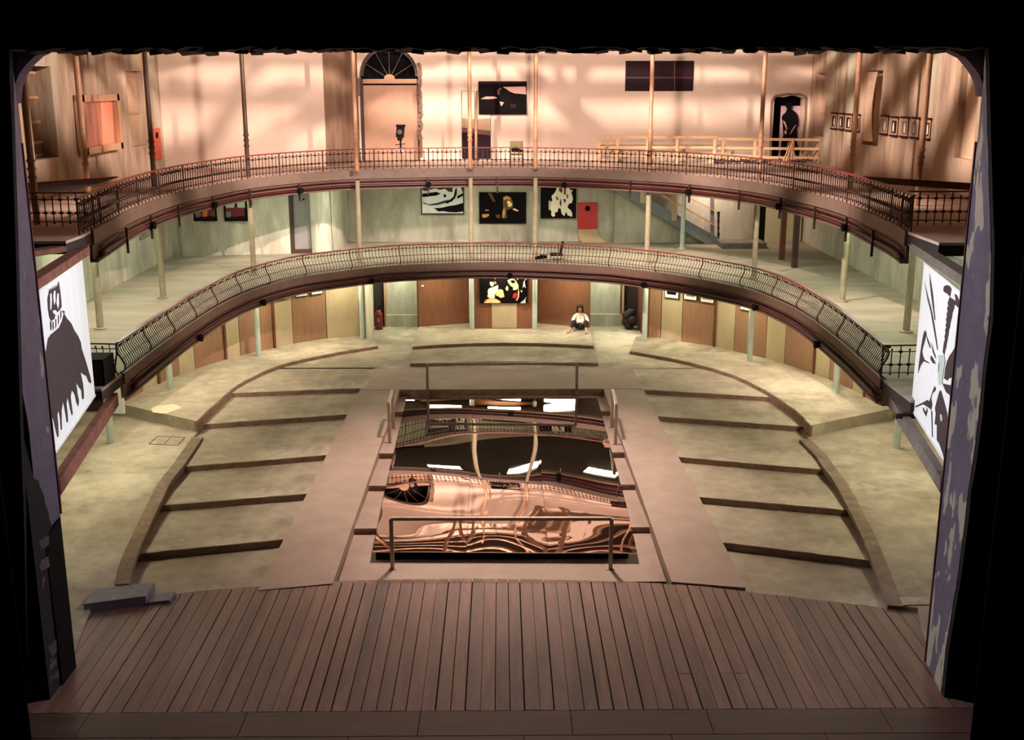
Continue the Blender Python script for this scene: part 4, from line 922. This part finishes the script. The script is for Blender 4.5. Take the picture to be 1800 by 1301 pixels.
# upper storey
S4 = 5.0; T4 = lambda pts: trace(pts, 600, 70, S4)
pic('photo_print', 'dark photograph of a black head against pale streaks on the upper back wall', (841,143,926,201), YB-.18, 'blackgloss', [('skin_print', T4([(1420,415),(1620,410),(1628,480),(1520,470),(1470,450)])), ('skin_print', T4([(1225,520),(1270,498),(1360,500),(1370,515),(1290,522)])), ('maroon', T4([(1370,450),(1395,420),(1420,440),(1400,490),(1372,480)])), ('black', T4([(1390,440),(1440,425),(1475,450),(1490,520),(1440,560),(1390,530)])), ('skin_print', T4([(1390,540),(1430,552),(1405,585)])), ('plum', T4([(1215,372),(1620,372),(1620,380),(1215,392)])) , ('plum', T4([(1480,560),(1540,570),(1530,600),(1490,600)]))])
t = pic('tall_print', 'tall picture fading from cream to dark plum on the upper wall behind the poles', (811,160,863,279), YB-.05, 'plum', [('tan', T4([(1057,452),(1312,452),(1312,835),(1060,800)])), ('cream', T4([(1057,452),(1192,452),(1192,700),(1057,690)])), ('cream', T4([(1192,452),(1312,452),(1312,690),(1192,700)])), ('batten', T4([(1057,770),(1312,800),(1312,840),(1057,812)])), ('batten', T4([(1052,452),(1060,452),(1060,800),(1052,800)])), ('batten', T4([(1190,452),(1198,452),(1198,800),(1190,800)]))])
t = pic('wide_print', 'wide dark plum picture high on the right of the upper back wall', (1100,107,1218,160), YB-.06, 'plum', [('redpipe', [(1100,135),(1218,135),(1218,138),(1100,138)]), ('batten', [(1148,108),(1150,108),(1150,160),(1148,160)]), ('batten', [(1185,108),(1186.5,108),(1186.5,160),(1185,160)])])
# framed orange glowing picture on the left side wall and red hatch panel
def wallpic(name, lab, X, pix, base, frame, fw, patches, side, cat_='picture', grp=None, depth=.06):
    P = [gx(x, y, X) for x, y in pix]; y0 = (P[0].y+P[3].y)/2; y1 = (P[1].y+P[2].y)/2; zt = (P[0].z+P[1].z)/2; zb = (P[2].z+P[3].z)/2
    t = empty(name, (X, (y0+y1)/2, zb), lab, cat_, grp)
    mb = MB(); mb.box((X, (y0+y1)/2, (zt+zb)/2), (.03, abs(y1-y0), zt-zb)); mb.build('print_sheet', base, t)
    if frame:
        mb = MB()
        for yy in (y0, y1): mb.box((X+side*.02, yy, (zt+zb)/2), (depth, fw, zt-zb+fw))
        for zz in (zt, zb): mb.box((X+side*.02, (y0+y1)/2, zz), (depth, abs(y1-y0)+fw, fw))
        mb.build('frame', frame, t)
    for j, (m, poly) in enumerate(patches):
        mb = MB(); mb.slab([gx(a, b, X+side*(.018+.003*j)) for a, b in poly], (-side,0,0), .003); mb.build('printed_shape', m, t)
    return t
M['copper'] = mat('coppery_sheet', (198,120,96), .35, .35, noise=(150,84,66), scale=2.0, stretch=(1,3,.3))
M['copper2'] = mat('pink_red_sheet', (236,120,92), .4, noise=(226,150,122), scale=2.0, stretch=(1,6,.2))
wallpic('framed_picture', 'square coppery red picture in a thick pale wooden frame on the left upper wall', -XW+.12, [(138,168),(202,176),(206,258),(145,264)], 'copper', 'framewood', .18, [('copper2', [(176,173),(197,176),(201,255),(181,258)])], 1, depth=.22)
wallpic('red_panel', 'narrow orange red panel with black oval hole on the upper left wall', -XW+.05, [(270,226),(281.5,225),(284,279),(273,281)], 'redhot', None, 0, [('black', [(276+2.6*math.cos(a), 238+6*math.sin(a)) for a in [2*PI*k/14 for k in range(14)]])], 1, 'panel')
# small scroll pictures on the right side wall
s5 = 5.625; sp = [(688,272,742,432),(760,278,815,440),(830,284,890,450),(930,290,968,460),(1180,300,1250,485),(1278,312,1348,502),(1375,315,1450,512),(1478,320,1558,522),(1608,328,1672,535)]
ords = ['first','second','third','fourth','fifth','sixth','seventh','eighth','ninth']
for i, (a,b,c,d) in enumerate(sp):
    pix = [(1340+a/s5,150+b/s5),(1340+c/s5,150+(b+3)/s5),(1340+(c-6)/s5,150+d/s5),(1340+(a-4)/s5,150+(d-6)/s5)]
    X = XW-.04; P = [gx(x,y,X) for x,y in pix]; y0 = P[0].y; y1 = P[1].y; zt = P[0].z; zb = P[3].z
    t = empty('scroll_picture', (X,(y0+y1)/2,zb), 'small scroll picture on the right upper wall, %s from the left of nine' % ords[i], 'picture', 'scroll pictures on the right wall')
    mb = MB(); mb.box((X,(y0+y1)/2,(zt+zb)/2),(.01,abs(y1-y0)*.86,zt-zb)); mb.build('backing_sheet', 'framewood', t)
    for zz in (zt, zb):
        mb = MB(); mb.box((X-.01,(y0+y1)/2,zz),(.05,abs(y1-y0),.05)); mb.build('scroll_rod', 'plum', t)
    ym = (y0+y1)/2; w_ = abs(y1-y0); hh = zt-zb
    o = MB(); o.box((X-.01, ym, zb+hh*.48), (.012, w_*.6, hh*.66)); f = o.build('photo', 'greyprint' if i in (4,6,7) else 'plum', t)
    mb = MB(); mb.slab([(X-.018, ym+w_*(.05 if i%2 else -.12)+q*w_*.09, zb+hh*(.22+.5*r)) for q, r in ((-1,0),(1,0),(1.4,.5),(.6,1),(-.5,1),(-1.2,.45))], (1,0,0), .003); mb.build('pale_shape', 'paper', f)
# small framed photos on the panel ring
def ringpic(c, pp, lab, grp, ins):
    xm = (c[0]+c[2])/2
    for a, b in zip(pp, pp[1:]):
        A = Vector((a.x, a.y, 0)); B = Vector((b.x, b.y, 0)); d = (B-A).normalized(); N = Vector((d.y, -d.x, 0))
        h = gp(xm, (c[1]+c[3])/2, A+N*.05, N)
        if (h-A).dot(d) >= -.02 and (h-B).dot(d) <= .02: break
    Pq = A+N*.05; R = lambda x, y, e=0: gp(x, y, Pq+N*e, N)
    tl, tr_, bl, br = R(c[0],c[1]), R(c[2],c[1]), R(c[0],c[3]), R(c[2],c[3])
    w_ = (tr_-tl).dot(d); zt = R(xm,c[1]).z; zb = R(xm,c[3]).z; m0 = R(xm,(c[1]+c[3])/2)
    t = empty('framed_photo', (m0.x, m0.y, zb), lab, 'picture', grp); rz = math.atan2(d.y, d.x)
    mb = MB(); mb.box((m0.x,m0.y,(zt+zb)/2),(w_,.03,zt-zb),rz); mb.build('frame', 'iron', t)
    q = m0+N*.017; mb = MB(); mb.box((q.x,q.y,(zt+zb)/2),(w_-.06,.012,zt-zb-.06),rz); s_ = mb.build('mount', 'paper', t)
    if ins:
        q = m0+N*.025; mb = MB(); mb.box((q.x,q.y,zt-(zt-zb)*.42),(w_*.62,.008,(zt-zb)*.36),rz); mb.build('photo', 'greyprint' if ins == 2 else 'black', t)
    return t
for i, (c, ins) in enumerate([((459,526,476,533),0),((485,519,507,528),0),((519,511,541,522),0),((546,505,567,518),1)]):
    ringpic(c, pl, 'small white mounted picture on the left wood panelling, %s from the left' % ords[i], 'pictures on the left panelling', ins)
for i, (c, ins) in enumerate([((1168,507,1194,525),1),((1202,511,1226,528),2),((1231,516,1256,533),2),((1301,533,1319,546),0)]):
    ringpic(c, prr, 'small white mounted picture on the right wood panelling, %s from the left' % ords[i], 'pictures on the right panelling', ins)
def wlabel(x, y, Y, lab):
    p = gy(x, y, Y); mb = MB(); mb.box((p.x, Y, p.z), (.09,.008,.06)); tag(mb.build('caption_card', 'paper'), lab, 'card')
wlabel(743, 502.5, 38.6, 'tiny white caption card on the brown panel left of the central picture')

# ------------------------------------------------------------------ the warped mirror stage in the pit
M['mirror'] = mat('tinted_mirror_sheet', (238,222,214), .012, 1.0)
mt = empty('mirror_platform', (0, 25.2, ZT[5]), 'large low platform covered with warped mirror sheets in the middle of the pit', 'mirror')
c4 = [(-2.66,30.35,-8.46), (2.66,30.2,-8.46), (2.51,20.0,-8.62), (-2.44,20.1,-8.62)]
c4 = [gz(715,697,-8.555), gz(1050,699,-8.555), gz(1120,972,-8.93), gz(655,970,-8.93)]
def mp(u, v):
    a = c4[3].lerp(c4[2], u); b = c4[0].lerp(c4[1], u); p = a.lerp(b, v); near = max(0, .55-v)/.55
    x, y = p.x, p.y
    amp = .010 + .018*near; pz = -8.93 + .215*(1-math.exp(-v/.17)) + .16*v
    z = amp*(math.sin(y*1.35+x*.7+.6)*.6 + math.sin(x*1.9-y*.5+1.0)*.45*(.4+near) + .35*math.sin(y*2.6+x*1.7+2)*near)
    sag = .02*near*math.cos((u*3 % 1-.5)*PI)
    return Vector((x, y, pz+(z+sag)*min(1, v/.08+.25)*min(1, (1-v)/.06+.3)))
us = [0, .355, .665, 1]; vs_ = [0, 1]
for i in range(3):
    for j in range(1):
        nx, ny = 18, 84; g0 = .0006; mb = MB(); V = []
        for b in range(ny+1):
            for a in range(nx+1):
                u = us[i]+g0+(us[i+1]-us[i]-2*g0)*a/nx; v = vs_[j]+g0*.4+(vs_[j+1]-vs_[j]-g0*.8)*b/ny
                p = mp(u, v); p.z += .006*math.sin(i*2.1+j*1.3)*(a/nx-.5); V.append(p)
        F = [(b*(nx+1)+a, b*(nx+1)+a+1, (b+1)*(nx+1)+a+1, (b+1)*(nx+1)+a) for b in range(ny) for a in range(nx)]
        ring_ = list(range(nx+1)) + [b*(nx+1)+nx for b in range(1, ny+1)] + [ny*(nx+1)+a for a in range(nx-1, -1, -1)] + [b*(nx+1) for b in range(ny-1, 0, -1)]
        t0 = len(V); L_ = len(ring_); V += [V[k]-Vector((0,0,.0004)) for k in ring_]; V += [V[k]-Vector((0,0,.016)) for k in ring_]
        F += [(t0+k, t0+L_+k, t0+L_+(k+1)%L_, t0+(k+1)%L_) for k in range(L_)]
        mb.add(V, F); mb.build('mirror_panel', 'mirror', mt, smooth=False, recalc=False)
        o = COL.objects[-1] if False else None
for o in COL.objects:
    if o.name.startswith('mirror_panel'):
        for p in o.data.polygons: p.use_smooth = abs(p.normal.z) > .6
# dark box the sheets lie on, stepping down with the pit floor
ylev = [(pe[k][0].y+pe[k][1].y)/2 for k in range(5)]
yN, yF = c4[3].y+.04, c4[0].y-.05
yb = [yF] + [y for y in ylev if yN < y < yF-.05] + [yN]
for k in range(len(yb)-1):
    ya, y2 = yb[k]-.02, yb[k+1]; lvl = ZQ[len([y for y in ylev if y > (ya+y2)/2])]
    zz = lambda x, y: mp(.5, (y-c4[3].y)/(c4[0].y-c4[3].y)).z-.05
    n_ = 6; poly = [(-2.5, y2+(ya-y2)*t/n_) for t in range(n_+1)]
    mb = MB(); mb.prism([(2.5, p[1]) for p in poly]+poly[::-1], lvl+.002, lambda x, y: max(zz(x, y), lvl+.012)); mb.build('base_box', 'black', mt)

# ------------------------------------------------------------------ steel guard rails round the mirror
def guard(a, b, h, lab, ha=None):
    a = Vector(a); b = Vector(b); t = empty('guard_rail', tuple((a+b)/2), lab, 'railing', 'steel guard rails round the mirror')
    for p, hh in ((a, h), (b, ha or h)):
        mb = MB(); mb.bar(p, p+Vector((0,0,hh)), .075, .06, up=Vector((0,1,0))); po = mb.build('post', 'steel', t)
        mb = MB(); mb.box(p+Vector((0,0,.008)), (.15,.13,.016)); mb.build('foot_plate', 'steel', po)
    mb = MB(); mb.bar(a+Vector((0,0,h)), b+Vector((0,0,ha or h)), .075, .06); mb.build('top_bar', 'steel', t)
a = gz(690,1000,ZT[5]); b = gz(1073,1000,ZT[5]); guard(a, b, 1.04, 'wide steel guard rail at the near edge of the mirror platform')
a = gz(753,693,ZQ[1]); b = gz(1013,695,ZQ[1]); yy = c4[0].y+.12; a.y = b.y = yy; guard(a, b, .97, 'wide steel guard rail at the far edge of the mirror platform')
a = gz(685,778,ZQ[2]); b = gz(697,735,ZQ[2]); guard((a.x,a.y,ZQ[2]), (b.x-.0,min(b.y,28.4),ZQ[2]), 1.02, 'narrow steel guard rail at the left side of the mirror platform')
a = gz(1082,781,ZQ[2]); b = gz(1070,735,ZQ[2]); guard((a.x,a.y,ZQ[2]), (b.x,min(b.y,28.4),ZQ[2]), 1.02, 'narrow steel guard rail at the right side of the mirror platform')

# ------------------------------------------------------------------ staircase to the upper balcony, back right
st = empty('staircase', (6.5, 41.3, Z1), 'wooden staircase rising left along the back wall of the lower balcony', 'staircase')
pA, pB = gy(1265,428,41.5), gy(1075,322,41.5)
d = (pB-pA); 
mb = MB(); top_ = [gy(1263,418,41.4), gy(1100,328,41.4), gy(1060,306,41.4)]; bot_ = [gy(1063,325,41.4), gy(1105,350,41.4), gy(1243,430,41.4), gy(1265,430,41.4)]
mb.slab(top_+bot_, (0,1,0), .08); mb.build('stringer', mat('grey_blue_stringer', (122,128,130), .6, noise=(104,108,110), scale=4), st)
nst = 15; s0, s1 = gy(1258,428,41.5), gy(1080,318,41.5)
for i in range(nst):
    x = s0.x+(s1.x-s0.x)*i/nst; z = s0.z+(s1.z-s0.z)*i/nst
    mb = MB(); mb.box((x-.1, 41.85, z+.05), (.32,.75,.04)); mb.build('tread', 'greybeam', st)
for (x, y0, y1, m, wd) in ((1130,300,357,'pale',.2), (1185,318,388,'pale',.2), (1252,330,415,'greyboard',.14)):
    p, q = gy(x, y0, 41.36), gy(x, y1, 41.36); mb = MB(); mb.bar(p, q, wd, .05, up=Vector((0,1,0))); mb.build('post', m, st)
for (a, b) in (((1145,332),(1253,393)), ((1150,315),(1256,371)), ((1165,345),(1255,396))):
    mb = MB(); mb.bar(gy(*a,41.33), gy(*b,41.33), .05, .03); mb.build('rail', 'timber', st)
mb = MB(); mb.box((8.7, 40.75, Z1+.1), (1.6, 1.1, .2)); tag(mb.build('landing_block', 'greybeam'), 'low wooden landing block at the foot of the staircase on the lower balcony', 'landing')
p, q = gy(1263,372,41.45), gy(1263,424,41.45); q.z = Z1+.01; mb = MB(); pr_ = [.05,.05,.03,.055,.03,.045,.03,.05,.04,.05,.06]
mb.tube([q.lerp(p, i/10) for i in range(11)], pr_[:11], 10); mb.build('newel_post', 'iron', st)
# black sheet standing for the shade of an opening, and a pale door slab
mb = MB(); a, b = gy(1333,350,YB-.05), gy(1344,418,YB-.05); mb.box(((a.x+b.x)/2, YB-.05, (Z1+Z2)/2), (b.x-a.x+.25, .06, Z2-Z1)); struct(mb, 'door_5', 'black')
mb = MB(); mb.box((10.55, YB-.08, (Z1+Z2)/2-.1), (1.35, .08, Z2-Z1-.1)); struct(mb, 'door_6', mat('pale_door', (196,190,150), .7))
# wedge of grey plaster below the stair
mb = MB(); mb.slab([(4.2, 41.9, Z1), (7.75, 41.9, Z1), (4.2, 41.9, -3.75)], (0,1,0), .38); struct(mb, 'wall_stair', 'plaster')
# timber barricade round the stair well on the upper balcony
bt = empty('timber_barricade', (8, 40.75, Z2), 'fresh timber barricade of three rails round the stair well on the upper balcony', 'barricade')
def bb(a, b, Y, wd=.09, th=.03, nm='rail', m='timber'):
    mb = MB(); mb.bar(gy(*a,Y), gy(*b,Y), th, wd); mb.build(nm, m, bt)
bb((1050,241),(1260,241),40.85); bb((1262,244),(1456,246),40.75); bb((1050,259),(1258,259),40.85); bb((1262,260),(1456,262),40.75); bb((1070,273),(1258,275),40.85); bb((1262,276),(1456,278),40.75)
for x, m in ((1053,'timber'),(1085,'timber'),(1138,'timber'),(1190,'timber'),(1256,'timber'),(1271,'timber'),(1327,'timber'),(1394,'timber'),(1455,'timber')):
    Y = 40.8; p = gy(x, 244, Y); mb = MB(); mb.box((p.x, Y-.04, (p.z+Z2)/2), (.1, .04, p.z-Z2)); mb.build('post', m, bt)
for a, b in (((1075,242),(1045,288)), ((1388,256),(1375,292)), ((1450,262),(1438,290)), ((1395,246),(1380,290))):
    p = gy(*a, 40.7); q = gy(*b, 40.4); q.z = Z2; mb = MB(); mb.bar(p, q, .035, .05); mb.build('brace', 'timber', bt)
mb = MB(); random.seed(4)
for k in range(60):
    x = random.uniform(7.6, 11); mb.box((x, random.uniform(40.35,40.6), Z2+.04+random.random()*.05), (random.uniform(.1,.35),.06,.05), R=Matrix.Rotation(random.uniform(-.5,.5),3,'Y'))
o = mb.build('rubble_heap', 'stone'); o.location.z += .03; tag(o, 'low line of broken rubble on the floor at the foot of the timber barricade', 'rubble', kind='stuff')

# ------------------------------------------------------------------ things on the upper balcony
tp = gy(705,290,39.15); X0_, Y0_ = tp.x, 39.15
t = empty('tripod_camera', (X0_, Y0_, Z2), 'black camera on a silver-legged tripod behind the upper balcony railing, before the arched doorway', 'camera')
M['silver'] = mat('silver_leg', (206,190,184), .3, .6)
apex = Vector((X0_, Y0_, Z2+.62))
for dx, dy in ((-.36,-.1),(.42,-.05),(.02,.4)):
    mb = MB(); mb.tube([apex, apex*.5+Vector((X0_+dx,Y0_+dy,Z2))*.5, (X0_+dx,Y0_+dy,Z2)], [.022,.018,.012], 6); mb.build('leg', 'silver', t)
mb = MB(); mb.tube([apex-Vector((0,0,.1)), apex+Vector((0,0,.33))], .03, 8); mb.bar(apex+Vector((-.18,0,.12)), apex+Vector((.17,0,.16)), .025); mb.build('centre_column', 'black', t)
mb = MB(); mb.box(apex+Vector((0,0,.55)), (.26,.22,.36), R=Matrix.Rotation(.12,3,'Y')); mb.box(apex+Vector((.02,-.02,.76)), (.3,.26,.07)); mb.box(apex+Vector((-.02,-.02,.34)), (.16,.16,.14)); b_ = mb.build('camera_body', 'black', t)
mb = MB(); mb.tube([apex+Vector((0,-.1,.56)), apex+Vector((0,-.24,.56))], [.07,.085], 12); mb.build('lens', 'iron', b_)
cp = gy(908,285,39.15); x, y = cp.x, 39.1
t = empty('olive_chair', (x, y, Z2), 'metal chair with an olive padded backrest behind the middle of the upper balcony railing', 'chair')
for sx in (-.2,.2):
    mb = MB(); mb.tube([(x+sx,y-.18,Z2),(x+sx,y-.18,Z2+.42)], .014, 6); mb.build('leg', 'iron', t)
    mb = MB(); mb.tube([(x+sx,y+.2,Z2),(x+sx,y+.2,Z2+.72)], .014, 6); mb.build('leg', 'iron', t)
mb = MB(); mb.box((x,y,Z2+.3),(.4,.02,.02)); mb.box((x,y-.18,Z2+.2),(.4,.02,.02)); mb.build('stretcher', 'iron', t)
mb = MB(); mb.box((x,y,Z2+.42),(.44,.42,.04)); mb.build('seat', 'olive', t)
mb = MB()
mb.prism([(x-.22,y+.16),(x-.2,y+.14),(x+.2,y+.14),(x+.22,y+.16),(x+.22,y+.2),(x-.22,y+.2)], Z2+.56, Z2+.86); mb.build('backrest', 'olive', t)
mb = MB()
for dx, dz, r in ((-.08,.13,.1),(.04,.12,.09),(.14,.09,.06),(-.02,.19,.07)): mb.ball((x+dx,y-.05,Z2+.44+dz),r,9,7,(1.1,.9,.8))
tag(mb.build('black_bag', 'black', smooth=True), 'crumpled black bag lying on the seat of the olive chair on the upper balcony', 'bag')
# reclining black chair on the lower balcony
c = gz(978,464,Z1); x, y = 1.85, 37.75
t = empty('black_chair', (x, y, Z1), 'low black chair with tall back behind the lower balcony railing near the centre', 'chair')
mb = MB(); mb.box((x+.18,y,Z1+.42),(.36,.42,.06),R=Matrix.Rotation(-1.35,3,'Y')); mb.build('backrest', 'black', t)
mb = MB(); mb.box((x,y,Z1+.18),(.42,.42,.06)); mb.build('seat', 'black', t)
for sx in (-.17,.17):
    for sy in (-.17,.17): mb = MB(); mb.tube([(x+sx,y+sy,Z1),(x+sx,y+sy,Z1+.16)], .013, 6); mb.build('leg', 'silver', t)
mb = MB(); mb.tube([(x-.72,y,Z1+.05),(x-.5,y,Z1+.1),(x-.31,y,Z1+.1)],[.04,.07,.05],8); tag(mb.build('dark_bundle', 'black'), 'dark bundle lying on the lower balcony floor left of the black chair', 'bundle')

# fire extinguisher, pile in the right passage with its dimness put into the colour
p = Vector((-4.33, 39.2, ZT[0])); t = empty('fire_extinguisher', tuple(p), 'dark red fire extinguisher standing in the left passage', 'extinguisher')
M['extred'] = mat('dark_red_enamel', (122,28,34), .3)
mb = MB(); mb.tube([p, p+Vector((0,0,.05)), p+Vector((0,0,.55)), p+Vector((0,0,.66)), p+Vector((0,0,.7))], [.12,.135,.135,.09,.04], 14); mb.build('cylinder', 'extred', t)
mb = MB(); mb.tube([p+Vector((0,0,.7)), p+Vector((0,0,.78)), p+Vector((.1,0,.84))], .022, 6); mb.tube([p+Vector((.02,-.02,.74)), p+Vector((.16,-.05,.6)), p+Vector((.16,-.05,.25))], .014, 6); mb.build('valve_hose', 'black', t)
mb = MB(); mb.box(p+Vector((0,-.135,.36)), (.1,.01,.14)); mb.build('label', 'greyprint', t)
random.seed(9); mb = MB()
for k in range(7): mb.ball((4.52+random.uniform(-.1,.1), 39.1+random.uniform(-.2,.2), ZT[0]+.14+.11*k*.7), .17, 8, 6, (1.1,1,.8))
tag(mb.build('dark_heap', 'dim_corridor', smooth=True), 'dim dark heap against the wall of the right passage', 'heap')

# ------------------------------------------------------------------ the seated woman
def skin(name, chains, m, parent, org, lv=2):
    """chains: list of [(point, radius)...]; the first point of each later chain names an index of an earlier vertex when it is an int"""
    V = []; E = []; R = []
    for ch in chains:
        prev = None
        for it in ch:
            if isinstance(it, int): prev = it; continue
            p, r = it; V.append(Vector(p)); R.append(r); i = len(V)-1
            if prev is not None: E.append((prev, i))
            prev = i
    me = bpy.data.meshes.new(name); me.from_pydata([tuple(v) for v in V], E, []); o = bpy.data.objects.new(name, me); COL.objects.link(o)
    md = o.modifiers.new('skin', 'SKIN'); md.use_smooth_shade = True
    lay = me.skin_vertices[0] if me.skin_vertices else None
    if lay is None:
        bm = bmesh.new(); bm.from_mesh(me); bm.verts.layers.skin.verify(); bm.to_mesh(me); bm.free(); lay = me.skin_vertices[0]
    for i, r in enumerate(R): lay.data[i].radius = r if isinstance(r, tuple) else (r, r)
    lay.data[0].use_root = True
    sb = o.modifiers.new('sub', 'SUBSURF'); sb.levels = lv; sb.render_levels = lv
    me.materials.append(M[m]); o.parent = parent; o.location = (0,0,0); WLOC[o.name] = Vector(parent.location)
    return o
M['skin'] = mat('warm_skin', (206,146,114), .5); M['hair'] = mat('dark_brown_hair', (34,20,18), .5, noise=(20,12,10), scale=30)
M['shirt'] = mat('cream_shirt', (232,230,210), .8, noise=(214,212,194), scale=6); M['trousers'] = mat('navy_trousers', (20,20,36), .8, noise=(14,14,26), scale=6); M['sandal'] = mat('red_sandal', (140,44,34), .5)
wx, wy = 2.72, 38.05
woman = empty('person', (wx, wy, ZC), 'person in cream shirt and navy trousers sitting on the platform against brown panelling', 'person')
P_ = lambda x, y, z: (x, y, z)
# local axes: x right, -y towards the stage
pel = (0, .08, .13)
body = skin('body', [[(pel,(.15,.12)), ((0,.14,.26),(.13,.10)), ((0,.2,.40),(.14,.10)), ((0,.22,.50),(.13,.085)), ((0,.2,.57),.048), ((-.01,.165,.62),.045), ((-.015,.14,.68),(.072,.085)), ((-.02,.15,.75),(.075,.09)), ((-.02,.16,.80),.05)],
  [3, ((-.16,.2,.49),.052), ((-.25,.1,.33),.043), ((-.24,-.06,.25),.036), ((-.17,-.15,.3),.028), ((-.14,-.19,.31),(.034,.016))],
  [3, ((.16,.2,.49),.052), ((.24,.1,.32),.043), ((.2,-.06,.24),.036), ((.1,-.13,.28),.028), ((.06,-.17,.29),(.034,.016))],
  [0, ((-.13,.0,.13),.09), ((-.26,-.24,.36),.068), ((-.33,-.33,.18),.05), ((-.4,-.4,.06),.034), ((-.45,-.5,.03),(.036,.02)), ((-.48,-.56,.022),(.038,.014))],
  [0, ((.13,.0,.13),.09), ((.17,-.26,.36),.068), ((.16,-.4,.18),.05), ((.16,-.5,.06),.034), ((.16,-.6,.03),(.036,.02)), ((.16,-.67,.022),(.038,.014))]], 'skin', woman, None)
shirt = skin('shirt', [[((0,.1,.17),(.165,.135)), ((0,.15,.28),(.15,.12)), ((0,.2,.41),(.155,.115)), ((0,.215,.50),(.14,.095)), ((0,.205,.54),.07)],
  [3, ((-.165,.2,.49),.068), ((-.26,.1,.33),.06), ((-.25,-.06,.25),.052), ((-.2,-.12,.285),.044)], [3, ((.165,.2,.49),.068), ((.25,.1,.32),.06), ((.21,-.06,.24),.052), ((.13,-.11,.27),.044)]], 'shirt', woman, None)
tr = skin('trousers', [[((0,.06,.13),(.17,.125)), ((-.13,-.01,.15),.105), ((-.26,-.24,.36),.085), ((-.31,-.31,.22),.075), ((-.35,-.35,.13),.066)], [0, ((.13,-.01,.15),.105), ((.17,-.26,.36),.085), ((.165,-.37,.22),.075), ((.16,-.43,.14),.066)]], 'trousers', woman, None)
h0 = Vector((wx-.02, wy+.15, ZC+.74))
def lp(x, y, z): return Vector((wx+x, wy+y, ZC+z))
mb = MB()
for (x_,y_,z_,r_,s_) in ((0,.04,.02,.115,(1,1,1)),(-.085,.03,-.07,.05,(1,1,1.7)),(.085,.04,-.07,.055,(1,1,1.9)),(0,.07,-.08,.09,(1,.8,1.3)),(-.05,-.0,.07,.06,(1.2,1,.8)),(.05,.0,.07,.06,(1.2,1,.8))): mb.ball(h0+Vector((x_,y_,z_)), r_, 12, 9, s_)
mb.build('hair', 'hair', woman, smooth=True)
mb = MB(); mb.ball(h0+Vector((0,-.088,-.045)), .016, 8, 6, (.8,1.3,1.5)); mb.build('nose', 'skin', woman, smooth=True)
for sx in (-.028,.028): mb = MB(); mb.ball(h0+Vector((sx,-.08,-.012)), .011, 8, 6, (1.3,.6,.7)); mb.build('eye', 'black', woman)
mb = MB(); mb.ball(h0+Vector((0,-.083,-.082)), .02, 8, 6, (1.2,.4,.35)); mb.build('mouth', 'lips', woman)
for sx in (-.076,.076): mb = MB(); mb.ball(h0+Vector((sx,.0,-.03)), .02, 8, 6, (.5,.8,1.3)); mb.build('ear', 'skin', woman)
for s_, base in ((-1, (-.14,-.19,.31)), (1, (.06,-.17,.29))):
    for k in range(5):
        off = (k-2)*.016
        a = lp(base[0]+off, base[1]-.005, base[2]); L_ = [.045,.062,.068,.062,.05][k] if k != (4 if s_ < 0 else 0) else .045
        if k == (4 if s_ < 0 else 0): q1 = a+Vector((.03*-s_, -.01, .0)); q2 = q1+Vector((.01*-s_, -.025, -.01))
        else: q1 = a+Vector((0, -L_*.55, .004)); q2 = q1+Vector((0, -L_*.4, -.022))
        mb = MB(); mb.tube([a, q1, q2], [.009,.008,.006], 6); mb.build('finger', 'skin', woman, smooth=True)
for base, ang in (((-.45,-.49,0), .6), ((.16,-.6,0), 0)):
    mb = MB(); c = lp(*base); R = Matrix.Rotation(-ang, 3, 'Z'); pts = [c+R@Vector((.045*math.cos(a)*(1 if math.sin(a)<0 else .8), .125*math.sin(a), 0)) for a in [2*PI*k/16 for k in range(16)]]
    mb.prism([(p.x,p.y) for p in pts], ZC+.001, ZC+.014); o = mb.build('sandal', 'sandal', woman)
    mb = MB(); mb.tube([c+R@Vector((-.04,-.02,.015)), c+R@Vector((0,-.05,.055)), c+R@Vector((.04,-.02,.015))], .01, 6); mb.build('strap', 'sandal', o)
mb = MB(); mb.slab([lp(x,.085-.0,z) for x, z in ((-.03,.33),(.03,.34),(.05,.39),(.0,.43),(-.04,.38))], (0,1,0), .002); mb.build('shirt_print', 'greyprint', woman)

# ------------------------------------------------------------------ black sheets added on the stage side for the dark lower corners
M['mask_black'] = mat('black_mask', (9,7,8), .95, spec=.05, noise=(5,4,5), scale=6)
for s_, xin, lab in ((-1, 6.5, 'added black sheet standing for the dark at the lower left corner, in front of the left pier'), (1, 6.5, 'added black sheet standing for the dark at the lower right corner, in front of the right pier')):
    mb = MB(); P = [Vector((s_*(xin+3.0*k/60), 13.9+.07*math.sin(k*.9))) for k in range(61)]
    for sign, z0, z1 in ((1, -8.97, 1.0),):
        vs = [(p.x, p.y, z0) for p in P] + [(p.x, p.y, z1) for p in P] + [(p.x, p.y+.03, z0) for p in P] + [(p.x, p.y+.03, z1) for p in P]
        n = 61; F = [(k, k+1, n+k+1, n+k) for k in range(60)] + [(2*n+k, 3*n+k, 3*n+k+1, 2*n+k+1) for k in range(60)] + [(0, n, 3*n, 2*n), (60, 2*n+60, 3*n+60, n+60)] + [(k, 2*n+k, 2*n+k+1, k+1) for k in range(60)] + [(n+k, n+k+1, 3*n+k+1, 3*n+k) for k in range(60)]
        mb.add(vs, F)
    tag(mb.build('border_mask', 'mask_black', smooth=False), lab, 'curtain')
